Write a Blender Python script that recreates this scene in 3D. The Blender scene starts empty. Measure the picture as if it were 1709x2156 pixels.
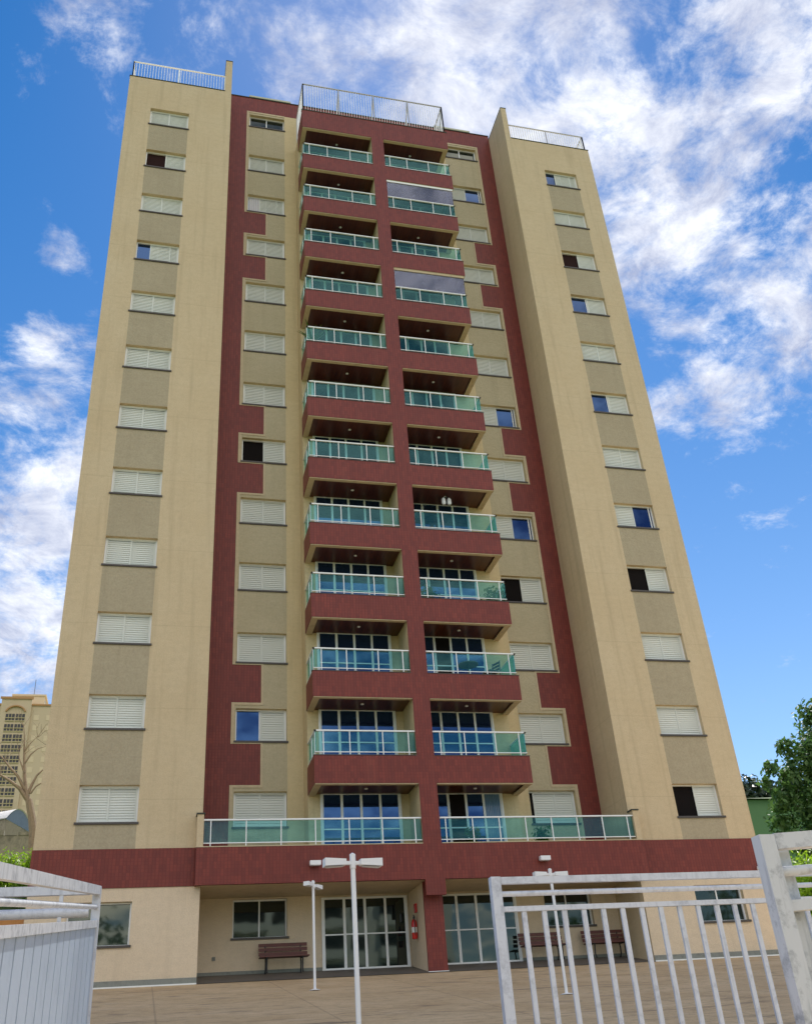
import bpy, math, random
from mathutils import Vector, Matrix
random.seed(7)
S = bpy.context.scene
COL = S.collection
R = math.radians

# ------------------------------------------------------------------ camera
CAM = Vector((6.411, -29.732, -0.551))
YAW, PITCH, ROLL = 0.2770, 0.5360, -0.0780
cd = bpy.data.cameras.new('camera'); cam = bpy.data.objects.new('camera', cd); COL.objects.link(cam)
cy, sy = math.cos(YAW), math.sin(YAW)
fw = Vector((sy*math.cos(PITCH), cy*math.cos(PITCH), math.sin(PITCH)))
rt = Vector((cy, -sy, 0)); up = rt.cross(fw)
c, s = math.cos(ROLL), math.sin(ROLL)
r2 = c*rt + s*up; u2 = -s*rt + c*up
M = Matrix((r2, u2, -fw)).transposed().to_4x4(); M.translation = CAM
cam.matrix_world = M
cd.sensor_fit = 'VERTICAL'; cd.sensor_height = 24.0; cd.lens = 24.0*2035.77/2156.0
cd.clip_start = 0.05; cd.clip_end = 5000
S.camera = cam
S.view_settings.view_transform = 'Standard'; S.view_settings.look = 'None'
S.view_settings.gamma = 1.0; S.view_settings.use_curve_mapping = False
S.view_settings.exposure = 0.80
S.cycles.max_bounces = 8; S.cycles.transparent_max_bounces = 12

# ------------------------------------------------------------------ sun
SUN_EL, SUN_AZ = R(60), R(21)          # azimuth from +Y towards +X : behind the tower
sd = bpy.data.lights.new('sun', 'SUN'); so = bpy.data.objects.new('sun', sd); COL.objects.link(so)
sd.energy = 3.6; sd.angle = R(0.5); sd.color = (1.0, 0.95, 0.86)
sv = Vector((math.sin(SUN_AZ)*math.cos(SUN_EL), math.cos(SUN_AZ)*math.cos(SUN_EL), math.sin(SUN_EL)))
so.rotation_euler = sv.to_track_quat('Z', 'Y').to_euler()
so.location = (0, 0, 80)

# ------------------------------------------------------------------ world: Nishita sky + procedural clouds
W = bpy.data.worlds.new('World'); S.world = W; W.use_nodes = True
NT = W.node_tree; NT.nodes.clear()
class NB:
    """small helper to build node chains"""
    def __init__(self, nt): self.nt = nt
    def n(self, t, **kw):
        x = self.nt.nodes.new(t)
        for k, v in kw.items(): setattr(x, k, v)
        return x
    def link(self, a, b): self.nt.links.new(a, b)
    def put(self, sock, v):
        if hasattr(v, 'is_linked') or isinstance(v, bpy.types.NodeSocket): self.link(v, sock)
        else: sock.default_value = v
    def math(self, op, a, b=None, c3=None, clamp=False):
        x = self.n('ShaderNodeMath', operation=op, use_clamp=clamp)
        self.put(x.inputs[0], a)
        if b is not None: self.put(x.inputs[1], b)
        if c3 is not None: self.put(x.inputs[2], c3)
        return x.outputs[0]
    def vmath(self, op, a, b=None, out=0):
        x = self.n('ShaderNodeVectorMath', operation=op)
        self.put(x.inputs[0], a)
        if b is not None: self.put(x.inputs[1], b)
        return x.outputs[out]
    def comb(self, x, y, z):
        k = self.n('ShaderNodeCombineXYZ')
        for i, v in enumerate((x, y, z)): self.put(k.inputs[i], v)
        return k.outputs[0]
    def noise(self, vec, scale, detail=4, rough=0.55, dist=0.0):
        x = self.n('ShaderNodeTexNoise')
        if vec is not None: self.link(vec, x.inputs['Vector'])
        x.inputs['Scale'].default_value = scale; x.inputs['Detail'].default_value = detail
        x.inputs['Roughness'].default_value = rough; x.inputs['Distortion'].default_value = dist
        return x.outputs[0]
    def maprange(self, v, a, b, c0=0.0, d=1.0, smooth=False):
        x = self.n('ShaderNodeMapRange'); x.clamp = True
        if smooth: x.interpolation_type = 'SMOOTHSTEP'
        self.put(x.inputs[0], v)
        for i, q in enumerate((a, b, c0, d)): self.put(x.inputs[i+1], q)
        return x.outputs[0]
    def mix(self, f, a, b, blend='MIX'):
        x = self.n('ShaderNodeMix', data_type='RGBA', blend_type=blend)
        self.put(x.inputs[0], f)
        for i, v in ((6, a), (7, b)):
            if isinstance(v, tuple): x.inputs[i].default_value = (*v, 1) if len(v) == 3 else v
            else: self.link(v, x.inputs[i])
        return x.outputs[2]

w = NB(NT)
tc = w.n('ShaderNodeTexCoord'); D = w.vmath('NORMALIZE', tc.outputs['Generated'])
sep = w.n('ShaderNodeSeparateXYZ'); w.link(D, sep.inputs[0])
sky = w.n('ShaderNodeTexSky'); sky.sky_type = 'NISHITA'; sky.sun_disc = False
sky.sun_elevation = SUN_EL; sky.sun_rotation = SUN_AZ
sky.air_density = 1.0; sky.dust_density = 0.15; sky.ozone_density = 3.0
hsv = w.n('ShaderNodeHueSaturation'); hsv.inputs['Hue'].default_value = 0.5
hsv.inputs['Saturation'].default_value = 1.55; hsv.inputs['Value'].default_value = 0.80
w.link(sky.outputs[0], hsv.inputs['Color'])
w.link(w.maprange(sep.outputs[2], 0.15, 0.85, 1.04, 1.46), hsv.inputs['Saturation'])
w.link(w.maprange(sep.outputs[2], 0.10, 0.85, 0.97, 0.77), hsv.inputs['Value'])
den = w.math('ADD', w.math('MAXIMUM', sep.outputs[2], 0.0), 0.22)
P = w.comb(w.math('DIVIDE', sep.outputs[0], den), w.math('DIVIDE', sep.outputs[1], den), 0.0)
warp = w.n('ShaderNodeTexNoise'); w.link(P, warp.inputs['Vector']); warp.inputs['Scale'].default_value = 3.0; warp.inputs['Detail'].default_value = 3
P2 = w.vmath('ADD', P, w.vmath('SCALE', w.vmath('SUBTRACT', warp.outputs['Color'], (0.5, 0.5, 0.5)), None))
P2.node.inputs[1].links[0].from_node.inputs['Scale'].default_value = 0.12
n1 = w.noise(P2, 11.0, 12, 0.68, 0.12)
n2 = w.noise(P2, 4.2, 5, 0.5, 0.1)
BL = [  # direction, sharpness (bigger = smaller), weight
    ((.205,.529,.824), 120, .80), ((.284,.483,.828), 80, .85), ((.435,.546,.716), 90, .95), ((.484,.438,.757), 80, .70),
    ((.478,.544,.69), 150, .85), ((.11,.577,.811), 350, .70), ((.15,.545,.83), 220, .78), ((.19,.60,.78), 220, .72), ((.35,.55,.76), 80, .80), ((.22,.56,.80), 160, .9), ((.30,.58,.76), 140, .85), ((.14,.57,.81), 400, .62),
    ((.479,.627,.615), 500, .72), ((.523,.635,.568), 500, .92), ((.546,.565,.618), 380, .85), ((.469,.681,.562), 800, .72), ((.56,.60,.57), 400, .8),
    ((-.141,.86,.491), 200, .95), ((-.126,.903,.411), 200, .95), ((-.135,.80,.585), 480, .70), ((-.125,.76,.64), 900, .50), ((-.118,.715,.692), 1500, .46), ((-.12,.84,.53), 350, .82), ((-.15,.82,.55), 350, .75),
    ((-.22,.84,.50), 90, .6), ((-.09,.543,.835), 520, .66), ((-.001,.532,.847), 700, .60), ((.556,.786,.27), 4000, .32),
    ((-.19,.962,.235), 3000, .8),
    # unseen bright cloud bank added behind the camera to light the facade
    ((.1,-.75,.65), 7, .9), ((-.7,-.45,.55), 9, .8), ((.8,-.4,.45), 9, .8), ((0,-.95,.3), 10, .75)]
acc = None
for d, k, wt in BL:
    v = Vector(d).normalized()
    dp = w.vmath('DOT_PRODUCT', D, tuple(v), out='Value')
    e = w.math('MULTIPLY', w.math('EXPONENT', w.math('MULTIPLY', w.math('SUBTRACT', dp, 1.0), float(k))), wt)
    acc = e if acc is None else w.math('MAXIMUM', acc, e)
f = w.math('ADD', acc, w.math('MULTIPLY', w.math('SUBTRACT', n1, 0.5), 2.5))
f = w.math('ADD', f, w.math('MULTIPLY', w.math('SUBTRACT', n2, 0.5), 1.1))
mask = w.maprange(f, 0.26, 1.02, 0.0, 0.93, smooth=True)
hor = w.maprange(sep.outputs[2], 0.0, 0.08, 0.0, 1.0)
mask = w.math('MULTIPLY', mask, hor)
shade = w.maprange(w.noise(P2, 9.0, 10, 0.66, 0.3), 0.38, 0.66, 0.0, 1.0)
back = w.maprange(sep.outputs[1], -0.25, 0.15, 1.0, 0.0)       # cloud behind the camera made brighter, as added fill on the facade
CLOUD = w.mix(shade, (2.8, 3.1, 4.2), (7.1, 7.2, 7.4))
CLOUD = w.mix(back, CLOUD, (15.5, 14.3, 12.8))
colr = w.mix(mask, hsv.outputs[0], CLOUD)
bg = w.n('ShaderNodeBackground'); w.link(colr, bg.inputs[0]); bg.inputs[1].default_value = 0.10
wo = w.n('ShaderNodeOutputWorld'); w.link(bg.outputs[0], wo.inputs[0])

# ------------------------------------------------------------------ materials
MAT = {}
def mat(name, col, rough=0.7, metal=0.0, spec=0.5, fn=None):
    m = bpy.data.materials.new(name); m.use_nodes = True
    nt = m.node_tree; b = nt.nodes['Principled BSDF']
    b.inputs['Base Color'].default_value = (*col, 1); b.inputs['Roughness'].default_value = rough
    b.inputs['Metallic'].default_value = metal; b.inputs['Specular IOR Level'].default_value = spec
    if fn: fn(NB(nt), b)
    MAT[name] = m; return m
def pos(k): return k.n('ShaderNodeNewGeometry').outputs['Position']
def bump(k, b, h, strength, dist=0.02):
    x = k.n('ShaderNodeBump'); x.inputs['Strength'].default_value = strength; x.inputs['Distance'].default_value = dist
    k.link(h, x.inputs['Height']); k.link(x.outputs[0], b.inputs['Normal'])
def sxyz(k, p):
    q = k.n('ShaderNodeSeparateXYZ'); k.link(p, q.inputs[0]); return q.outputs
def stucco(c1, c2, joints=True, coarse=26.0, bs=0.5, streak=0.5):
    def fn(k, b):
        p = pos(k); X = sxyz(k, p)
        big = k.noise(p, 0.45, 5, 0.6)
        fine = k.noise(p, coarse, 3, 0.6)
        hv = k.vmath('MULTIPLY', p, (1.6, 1.6, 7.0)); trow = k.noise(hv, 1.0, 4, 0.6)
        st = k.noise(k.vmath('MULTIPLY', p, (3.2, 3.2, 0.16)), 1.0, 4, 0.6)
        col = k.mix(k.maprange(big, 0.3, 0.7), c1, c2)
        col = k.mix(k.math('MULTIPLY', k.maprange(trow, 0.35, 0.7), 0.22), col, tuple(x*0.80 for x in c1))
        col = k.mix(k.math('MULTIPLY', k.maprange(st, 0.52, 0.74), streak), col, tuple(x*0.72 for x in c1))
        col = k.mix(k.math('MULTIPLY', k.maprange(fine, 0.42, 0.7), 0.30), col, tuple(x*0.66 for x in c1))
        md = k.noise(p, 5.5, 4, 0.7, 0.5)
        col = k.mix(k.math('MULTIPLY', k.maprange(md, 0.45, 0.72), 0.30), col, tuple(x*0.74 for x in c1))
        if joints:
            fr = k.math('FRACT', k.math('DIVIDE', k.math('SUBTRACT', X[2], 5.87), 2.8))
            ln = k.math('LESS_THAN', k.math('ABSOLUTE', k.math('SUBTRACT', fr, 0.5)), 0.004)
            col = k.mix(k.math('MULTIPLY', ln, 0.28), col, tuple(x*0.6 for x in c1))
        k.link(col, b.inputs['Base Color'])
        bump(k, b, fine, bs, 0.02)
    return fn
mat('cream_stucco', (.62,.50,.30), .9, spec=.2, fn=stucco((.595,.468,.298), (.640,.520,.350), streak=.6))
mat('porch_stucco', (.62,.50,.30), .9, spec=.2, fn=stucco((.690,.555,.400), (.720,.590,.435), joints=False, streak=.25))
mat('yellow_stucco', (.62,.50,.30), .9, spec=.2, fn=stucco((.63,.505,.295), (.67,.55,.34), joints=False, streak=.45))
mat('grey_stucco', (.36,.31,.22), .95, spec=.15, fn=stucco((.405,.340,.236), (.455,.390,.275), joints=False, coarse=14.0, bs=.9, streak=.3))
mat('beige_stucco', (.36,.31,.22), .95, spec=.15, fn=stucco((.485,.415,.275), (.535,.465,.320), joints=False, coarse=14.0, bs=.9, streak=.3))
mat('trim_cream', (.66,.54,.35), .8, spec=.2, fn=stucco((.56,.455,.30), (.60,.50,.34), joints=False))
def tile(c1, c2, c3):
    def fn(k, b):
        p = pos(k); X = sxyz(k, p)
        u = k.math('DIVIDE', k.math('ADD', X[0], X[1]), 0.10); vv = k.math('DIVIDE', X[2], 0.10)
        def edge(q, wd): return k.maprange(k.math('ABSOLUTE', k.math('SUBTRACT', k.math('FRACT', q), 0.5)), 0.5-wd, 0.5-wd*.35, 0.0, 1.0)
        ln = k.math('MAXIMUM', k.math('MULTIPLY', edge(u, .17), .60), k.math('MULTIPLY', edge(vv, .13), .40))
        wn = k.n('ShaderNodeTexWhiteNoise'); wn.noise_dimensions = '2D'
        k.link(k.comb(k.math('FLOOR', u), k.math('FLOOR', k.math('MULTIPLY', vv, 0.5)), 0.0), wn.inputs['Vector'])
        tcol = k.mix(ln, k.mix(wn.outputs[0], c1, c2), c3)
        big = k.noise(p, 0.8, 5, 0.65)
        st = k.noise(k.vmath('MULTIPLY', p, (2.6, 2.6, 0.3)), 1.0, 4, 0.6)
        col = k.mix(k.math('MULTIPLY', k.maprange(big, 0.35, 0.72), 0.45), tcol, tuple(x*0.62 for x in c1))
        col = k.mix(k.math('MULTIPLY', k.maprange(st, 0.55, 0.78), 0.22), col, (c1[0]*1.25, c1[1]*2.0, c1[2]*2.0))
        k.link(col, b.inputs['Base Color'])
        bump(k, b, k.math('SUBTRACT', 1.0, ln), 0.5, 0.01)
    return fn
mat('red_mosaic', (.2,.04,.04), .5, spec=.35, fn=tile((.225,.040,.028), (.160,.028,.022), (.110,.018,.016)))
mat('aluminium_white', (.80,.81,.82), .35, spec=.5)
mat('shutter_white', (.64,.66,.62), .5, spec=.4)
mat('granite_dark', (.06,.05,.045), .5)
def wood(k, b):
    p = pos(k); X = sxyz(k, p)
    fr = k.math('FRACT', k.math('MULTIPLY', X[0], 8.0))
    ln = k.math('LESS_THAN', fr, 0.10)
    gr = k.noise(k.vmath('MULTIPLY', p, (5.0, 0.8, 1.0)), 1.5, 4, 0.6)
    col = k.mix(k.maprange(gr, 0.3, 0.7), (.058,.014,.007), (.115,.030,.012))
    col = k.mix(k.math('MULTIPLY', ln, 0.7), col, (.02,.006,.004))
    k.link(col, b.inputs['Base Color'])
mat('ceiling_wood', (.1,.02,.01), .35, spec=.5, fn=wood)
def glassdark(tint):
    def fn(k, b):
        n = k.noise(pos(k), 0.7, 2, 0.5); bump(k, b, n, 0.06, 0.05)
    return fn
mat('window_glass', (.010,.017,.040), .03, spec=1.0, fn=glassdark(0)); MAT['window_glass'].node_tree.nodes['Principled BSDF'].inputs['IOR'].default_value = 1.66; MAT['window_glass'].node_tree.nodes['Principled BSDF'].inputs['Specular Tint'].default_value = (.14, .36, .95, 1)
mat('door_glass', (.010,.016,.016), .03, spec=1.0, fn=glassdark(0)); MAT['door_glass'].node_tree.nodes['Principled BSDF'].inputs['IOR'].default_value = 1.55; MAT['door_glass'].node_tree.nodes['Principled BSDF'].inputs['Specular Tint'].default_value = (.62, .70, .60, 1)
mat('dark_room_painted', (.010,.008,.008), .9, spec=.1)  # darkness of an unlit room put into a flat sheet's colour
mat('brown_room_painted', (.030,.014,.013), .9, spec=.1)  # same painted room darkness with a brown cast
mat('curtain_white', (.60,.58,.62), .8)
def curt(k, b):
    b.inputs['Coat Weight'].default_value = 1.0; b.inputs['Coat Roughness'].default_value = 0.03
mat('curtain_blue', (.10,.20,.34), .8, fn=curt)
def railglass(name, tint, base=.10, gc=(.42,.80,.80), dc=(.16,.50,.47)):
    m = bpy.data.materials.new(name); m.use_nodes = True; nt = m.node_tree; nt.nodes.clear(); k = NB(nt)
    tr = k.n('ShaderNodeBsdfTransparent'); tr.inputs[0].default_value = (*tint, 1)
    gl = k.n('ShaderNodeBsdfGlossy'); gl.inputs['Roughness'].default_value = 0.02; gl.inputs[0].default_value = (*gc, 1)
    fr = k.n('ShaderNodeFresnel'); fr.inputs[0].default_value = 1.5
    df = k.n('ShaderNodeBsdfDiffuse'); df.inputs[0].default_value = (*dc, 1)
    m1 = k.n('ShaderNodeMixShader'); m1.inputs[0].default_value = base
    k.link(tr.outputs[0], m1.inputs[1]); k.link(df.outputs[0], m1.inputs[2])
    m2 = k.n('ShaderNodeMixShader'); k.link(k.math('MULTIPLY', fr.outputs[0], 0.9, clamp=True), m2.inputs[0])
    k.link(m1.outputs[0], m2.inputs[1]); k.link(gl.outputs[0], m2.inputs[2])
    o = k.n('ShaderNodeOutputMaterial'); k.link(m2.outputs[0], o.inputs[0]); MAT[name] = m
railglass('rail_glass', (.44,.82,.85), .06, (.38,.82,.90), (.09,.55,.62))
railglass('glazing_glass', (.74,.76,.82), .05, (.62,.66,.78), (.40,.42,.50))
def grime(c1, c2, sc=9.0, amt=.6):
    def fn(k, b):
        p = pos(k)
        a = k.noise(p, sc, 6, 0.7); s2 = k.noise(k.vmath('MULTIPLY', p, (26.0, 26.0, 3.0)), 1.0, 4, 0.6)
        mm = k.math('MAXIMUM', k.maprange(a, 0.5, 0.72), k.math('MULTIPLY', k.maprange(s2, 0.52, 0.75), 0.7))
        k.link(k.mix(k.math('MULTIPLY', mm, amt), c1, c2), b.inputs['Base Color'])
        bump(k, b, a, 0.15, 0.004)
    return fn
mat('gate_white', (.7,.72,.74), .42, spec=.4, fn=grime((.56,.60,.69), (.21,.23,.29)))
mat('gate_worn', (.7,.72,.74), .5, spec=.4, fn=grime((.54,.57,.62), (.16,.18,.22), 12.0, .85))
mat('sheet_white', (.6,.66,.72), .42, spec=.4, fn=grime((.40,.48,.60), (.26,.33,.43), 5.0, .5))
mat('lamp_white', (.80,.80,.82), .4)
mat('lamp_lens', (.72,.76,.84), .15)
mat('steel_grey', (.16,.16,.17), .5, metal=.2)
mat('rail_grey', (.44,.44,.46), .45)
mat('rail_white', (.88,.88,.88), .4)
mat('black_iron', (.02,.02,.022), .5)
mat('bench_wood', (.10,.028,.022), .55, fn=grime((.125,.036,.028), (.06,.02,.016), 14.0, .6))
mat('extinguisher_red', (.55,.02,.02), .25, spec=.6)
mat('white_label', (.75,.75,.73), .6)
def plaza(k, b):
    p = pos(k)
    a = k.noise(p, 0.55, 7, 0.65, 0.4); d = k.noise(k.vmath('MULTIPLY', p, (0.35, 1.5, 1.0)), 1.3, 7, 0.7, 0.6)
    f1 = k.noise(p, 26.0, 4, 0.7); lg = k.noise(k.vmath('MULTIPLY', p, (0.6, 2.4, 1.0)), 1.0, 5, 0.7, 1.2)
    col = k.mix(k.maprange(a, 0.3, 0.7), (.50,.345,.185), (.66,.49,.29))
    col = k.mix(k.math('MULTIPLY', k.maprange(d, 0.56, 0.70), 0.85), col, (.13,.10,.075))
    col = k.mix(k.math('MULTIPLY', k.maprange(lg, 0.58, 0.74), 0.55), col, (.72,.59,.43))
    col = k.mix(k.math('MULTIPLY', k.maprange(f1, 0.45, 0.7), 0.35), col, (.30,.205,.12))
    X = sxyz(k, p)
    def jl(q, st, o_): return k.math('LESS_THAN', k.math('ABSOLUTE', k.math('SUBTRACT', k.math('FRACT', k.math('ADD', k.math('DIVIDE', q, st), o_)), 0.5)), 0.006)
    jn = k.math('MAXIMUM', jl(X[0], 3.1, .33), jl(X[1], 2.6, .2))
    col = k.mix(k.math('MULTIPLY', jn, 0.35), col, (.20,.15,.10))
    sm = k.noise(k.vmath('MULTIPLY', p, (1.2, 4.0, 1.0)), 2.2, 6, 0.75, 0.8)
    col = k.mix(k.math('MULTIPLY', k.maprange(sm, 0.50, 0.66), 0.60), col, (.21,.15,.09))
    k.link(col, b.inputs['Base Color']); bump(k, b, f1, 0.4, 0.01)
mat('plaza_concrete', (.3,.2,.1), .85, spec=.25, fn=plaza)
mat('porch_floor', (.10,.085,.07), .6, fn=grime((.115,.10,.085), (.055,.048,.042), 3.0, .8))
mat('ground_grass', (.06,.10,.02), .95, fn=grime((.075,.13,.02), (.05,.07,.02), 1.2, .9))
mat('skirting_grey', (.20,.21,.19), .8, fn=grime((.23,.24,.215), (.13,.135,.12), 6.0, .7))
mat('white_paint', (.78,.78,.76), .6)
mat('coping_green', (.045,.05,.04), .8)
mat('coping_pale', (.50,.50,.38), .8)
mat('pot_clay', (.32,.11,.05), .8)
mat('roof_light', (.70,.67,.64), .5, fn=grime((.74,.70,.66), (.45,.42,.40), 1.5, .6))
mat('shed_metal', (.15,.19,.25), .5, fn=grime((.165,.205,.27), (.09,.11,.14), 1.5, .7))
mat('old_plaster', (.28,.24,.17), .9, fn=grime((.33,.28,.20), (.085,.075,.055), .9, .9))
mat('orange_plaster', (.62,.27,.09), .9, fn=grime((.64,.29,.10), (.42,.18,.07), 2.0, .7))
mat('tower_yellow', (.58,.43,.20), .9, fn=grime((.58,.455,.30), (.48,.37,.235), .3, .6))
mat('tower_trim', (.46,.25,.11), .9)
mat('tower_dark', (.035,.03,.03), .4)
mat('tower_slab', (.50,.41,.22), .9)
mat('tower_pale', (.66,.52,.33), .6)
mat('green_wall', (.09,.19,.075), .8, fn=grime((.095,.20,.08), (.075,.16,.065), .25, .7))
mat('green_roof', (.20,.26,.115), .7)
mat('bark_grey', (.20,.145,.10), .9, fn=grime((.34,.235,.155), (.16,.11,.075), 6.0, .8))
mat('bark_dark', (.08,.055,.04), .9, fn=grime((.10,.07,.05), (.05,.035,.025), 6.0, .8))
def leafmat(name, c1, c2, trans=.35, rough=.4):
    def fn(k, b):
        ob = k.n('ShaderNodeNewGeometry').outputs['Random Per Island']
        k.link(k.mix(ob, c1, c2), b.inputs['Base Color'])
        tl = k.n('ShaderNodeBsdfTranslucent'); k.link(k.mix(ob, tuple(x*1.5 for x in c1), tuple(x*1.5 for x in c2)), tl.inputs[0])
        ms = k.n('ShaderNodeMixShader'); ms.inputs[0].default_value = trans
        o = [n for n in k.nt.nodes if n.type == 'OUTPUT_MATERIAL'][0]
        k.link(b.outputs[0], ms.inputs[1]); k.link(tl.outputs[0], ms.inputs[2]); k.link(ms.outputs[0], o.inputs[0])
    mat(name, c1, rough, spec=.5, fn=fn)
leafmat('leaf_dark', (.040,.100,.026), (.120,.215,.055), .32, .55)
leafmat('leaf_bright', (.16,.30,.012), (.30,.42,.03), .45)
leafmat('leaf_mid', (.05,.11,.012), (.12,.20,.02), .4)
leafmat('leaf_far', (.018,.035,.014), (.040,.065,.022), .15)
leafmat('leaf_palm', (.05,.10,.02), (.12,.16,.03), .3)

# ------------------------------------------------------------------ mesh helpers
class MB:
    def __init__(self): self.v = []; self.f = []; self.smooth = False
    def quad(self, a, b, c, d):
        n = len(self.v); self.v += [tuple(a), tuple(b), tuple(c), tuple(d)]; self.f.append((n, n+1, n+2, n+3)); return self
    def poly(self, pts):
        n = len(self.v); self.v += [tuple(p) for p in pts]; self.f.append(tuple(range(n, n+len(pts)))); return self
    def box(self, x0, x1, y0, y1, z0, z1):
        n = len(self.v)
        self.v += [(x0,y0,z0),(x1,y0,z0),(x1,y1,z0),(x0,y1,z0),(x0,y0,z1),(x1,y0,z1),(x1,y1,z1),(x0,y1,z1)]
        for q in ((0,3,2,1),(4,5,6,7),(0,1,5,4),(1,2,6,5),(2,3,7,6),(3,0,4,7)): self.f.append(tuple(n+i for i in q))
        return self
    def bar(self, a, b, wx, wy, upv=(0,0,1)):
        """square bar from a to b"""
        a, b = Vector(a), Vector(b); d = (b-a).normalized(); u = Vector(upv)
        if abs(d.dot(u)) > .98: u = Vector((0,1,0))
        s1 = d.cross(u).normalized()*wx/2; s2 = s1.cross(d).normalized()*wy/2
        n = len(self.v)
        for p in (a, b):
            for q in (-s1-s2, s1-s2, s1+s2, -s1+s2): self.v.append(tuple(p+q))
        for q in ((3,2,1,0),(4,5,6,7),(0,1,5,4),(1,2,6,5),(2,3,7,6),(3,0,4,7)): self.f.append(tuple(n+i for i in q))
        return self
    def tube(self, pts, rad, seg=8, cap=True):
        pts = [Vector(p) for p in pts]; rr = rad if isinstance(rad, (list, tuple)) else [rad]*len(pts)
        n = len(self.v); ref = Vector((0.31, 0.87, 0.38)).normalized()
        for i, p in enumerate(pts):
            d = (pts[min(i+1, len(pts)-1)] - pts[max(i-1, 0)]).normalized()
            r_ = ref if abs(d.dot(ref)) < .95 else Vector((1, 0, 0))
            a = d.cross(r_).normalized(); b = d.cross(a)
            for j in range(seg):
                t = 2*math.pi*j/seg
                self.v.append(tuple(p + (a*math.cos(t)+b*math.sin(t))*rr[i]))
        for i in range(len(pts)-1):
            for j in range(seg):
                k = (j+1) % seg
                self.f.append((n+i*seg+j, n+i*seg+k, n+(i+1)*seg+k, n+(i+1)*seg+j))
        if cap:
            self.f.append(tuple(n+j for j in reversed(range(seg)))); m = n+(len(pts)-1)*seg
            self.f.append(tuple(m+j for j in range(seg)))
        self.smooth = True
        return self
    def lathe(self, cx, cy_, prof, seg=14):
        n = len(self.v)
        for r_, z in prof:
            for j in range(seg):
                t = 2*math.pi*j/seg; self.v.append((cx+r_*math.cos(t), cy_+r_*math.sin(t), z))
        for i in range(len(prof)-1):
            for j in range(seg):
                k = (j+1) % seg; self.f.append((n+i*seg+j, n+i*seg+k, n+(i+1)*seg+k, n+(i+1)*seg+j))
        self.f.append(tuple(n+j for j in reversed(range(seg)))); m = n+(len(prof)-1)*seg
        self.f.append(tuple(m+j for j in range(seg)))
        self.smooth = True
        return self
    def mesh(self, name, m, origin=(0,0,0)):
        o = Vector(origin)
        me = bpy.data.meshes.new(name); me.from_pydata([tuple(Vector(p)-o) for p in self.v], [], self.f)
        me.materials.append(MAT[m]); 
        if self.smooth:
            for p in me.polygons: p.use_smooth = True
            try: me.set_sharp_from_angle(angle=R(40))
            except Exception: pass
        me.update(); return me
ORG = {}
def link(name, data, parent=None, origin=None):
    o = bpy.data.objects.new(name, data); COL.objects.link(o)
    if parent is not None:
        po = ORG[parent.name]; oo = Vector(origin) if origin is not None else po
        o.parent = parent; o.location = oo - po; ORG[o.name] = oo
    else:
        oo = Vector(origin) if origin is not None else Vector((0,0,0)); o.location = oo; ORG[o.name] = oo
    return o
def build(mb, name, m, parent=None, origin=None, label=None):
    """mesh given in world coordinates"""
    org = Vector(origin) if origin is not None else (ORG[parent.name] if parent is not None else Vector((0,0,0)))
    o = link(name, mb.mesh(name, m, org), parent, org)
    if label: o['label'] = label
    return o
def build_each(mb, name, m, parent):
    """one part per connected piece"""
    key = {}; par = {}
    def find(a):
        while par[a] != a: a = par[a]
        return a
    ids = [key.setdefault(tuple(round(q, 4) for q in v), len(key)) for v in mb.v]
    for i in ids: par.setdefault(i, i)
    for f in mb.f:
        r0 = find(ids[f[0]])
        for q in f[1:]: par[find(ids[q])] = r0
    groups = {}
    for f in mb.f: groups.setdefault(find(ids[f[0]]), []).append(f)
    out = []
    for fs in groups.values():
        n = MB(); mp = {}
        for f in fs:
            for q in f:
                if q not in mp: mp[q] = len(n.v); n.v.append(mb.v[q])
            n.f.append(tuple(mp[q] for q in f))
        c_ = [sum(v[i] for v in n.v)/len(n.v) for i in range(3)]
        out.append(build(n, name, m, parent, c_))
    return out
def tag(o, label=None, cat=None, group=None, kind=None):
    if label: o['label'] = label
    if cat: o['category'] = cat
    if group: o['group'] = group
    if kind: o['kind'] = kind
    return o
def thing(name, loc, label, cat, group=None):
    return tag(link(name, None, None, loc), label, cat, group)
def copy_tree(o, parent=None):
    n = o.copy(); COL.objects.link(n)
    if parent is not None: n.parent = parent
    ORG[n.name] = ORG[o.name]
    for ch in list(o.children): copy_tree(ch, n)
    return n

SLOPE = 0.155
def gz(y): return 2.26 + SLOPE*y
H = 2.8
def fl(k): return H*(k-1)

# ------------------------------------------------------------------ ground: terrain sheet, plaza, porch
def terrain_z(x, y):
    z = (gz(max(y, -36)) if y < 0 else 2.26 + SLOPE*min(y, 250)) - 0.05
    def ss(a, b, t): t = max(0, min(1, (t-a)/(b-a))); return t*t*(3-2*t)
    z += 2.9*ss(2.6, 1.2, x)*ss(6, 11, y)*ss(60, 30, y)
    z += 2.5*ss(6, 0, x)*ss(24, 42, y)*ss(160, 70, y)
    z += 1.6*ss(27.5, 33, x)*ss(2, 7, y)*ss(90, 40, y)
    z += 12*ss(60, 85, x)*ss(60, 88, y)
    return z
def axis(a, b, near, lo, hi):
    L = [a]; 
    while L[-1] < b:
        x = L[-1]; L.append(x + (near if lo <= x < hi else max(near, 0.18*min(abs(x-lo), abs(x-hi)))))
    return L
xs = axis(-700, 900, 1.3, -12, 45); ys = axis(-400, 1300, 1.3, -32, 50)
t = MB(); nx = len(xs)
for y in ys:
    for x in xs: t.v.append((x, y, terrain_z(x, y)))
for j in range(len(ys)-1):
    for i in range(nx-1): t.f.append((j*nx+i, j*nx+i+1, (j+1)*nx+i+1, (j+1)*nx+i))
t.smooth = True
tag(build(t, 'ground', 'ground_grass'), kind='structure')
p = MB()
p.quad((-14, -36, gz(-36)), (46, -36, gz(-36)), (46, 0.05, gz(0.05)), (-14, 0.05, gz(0.05)))
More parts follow.
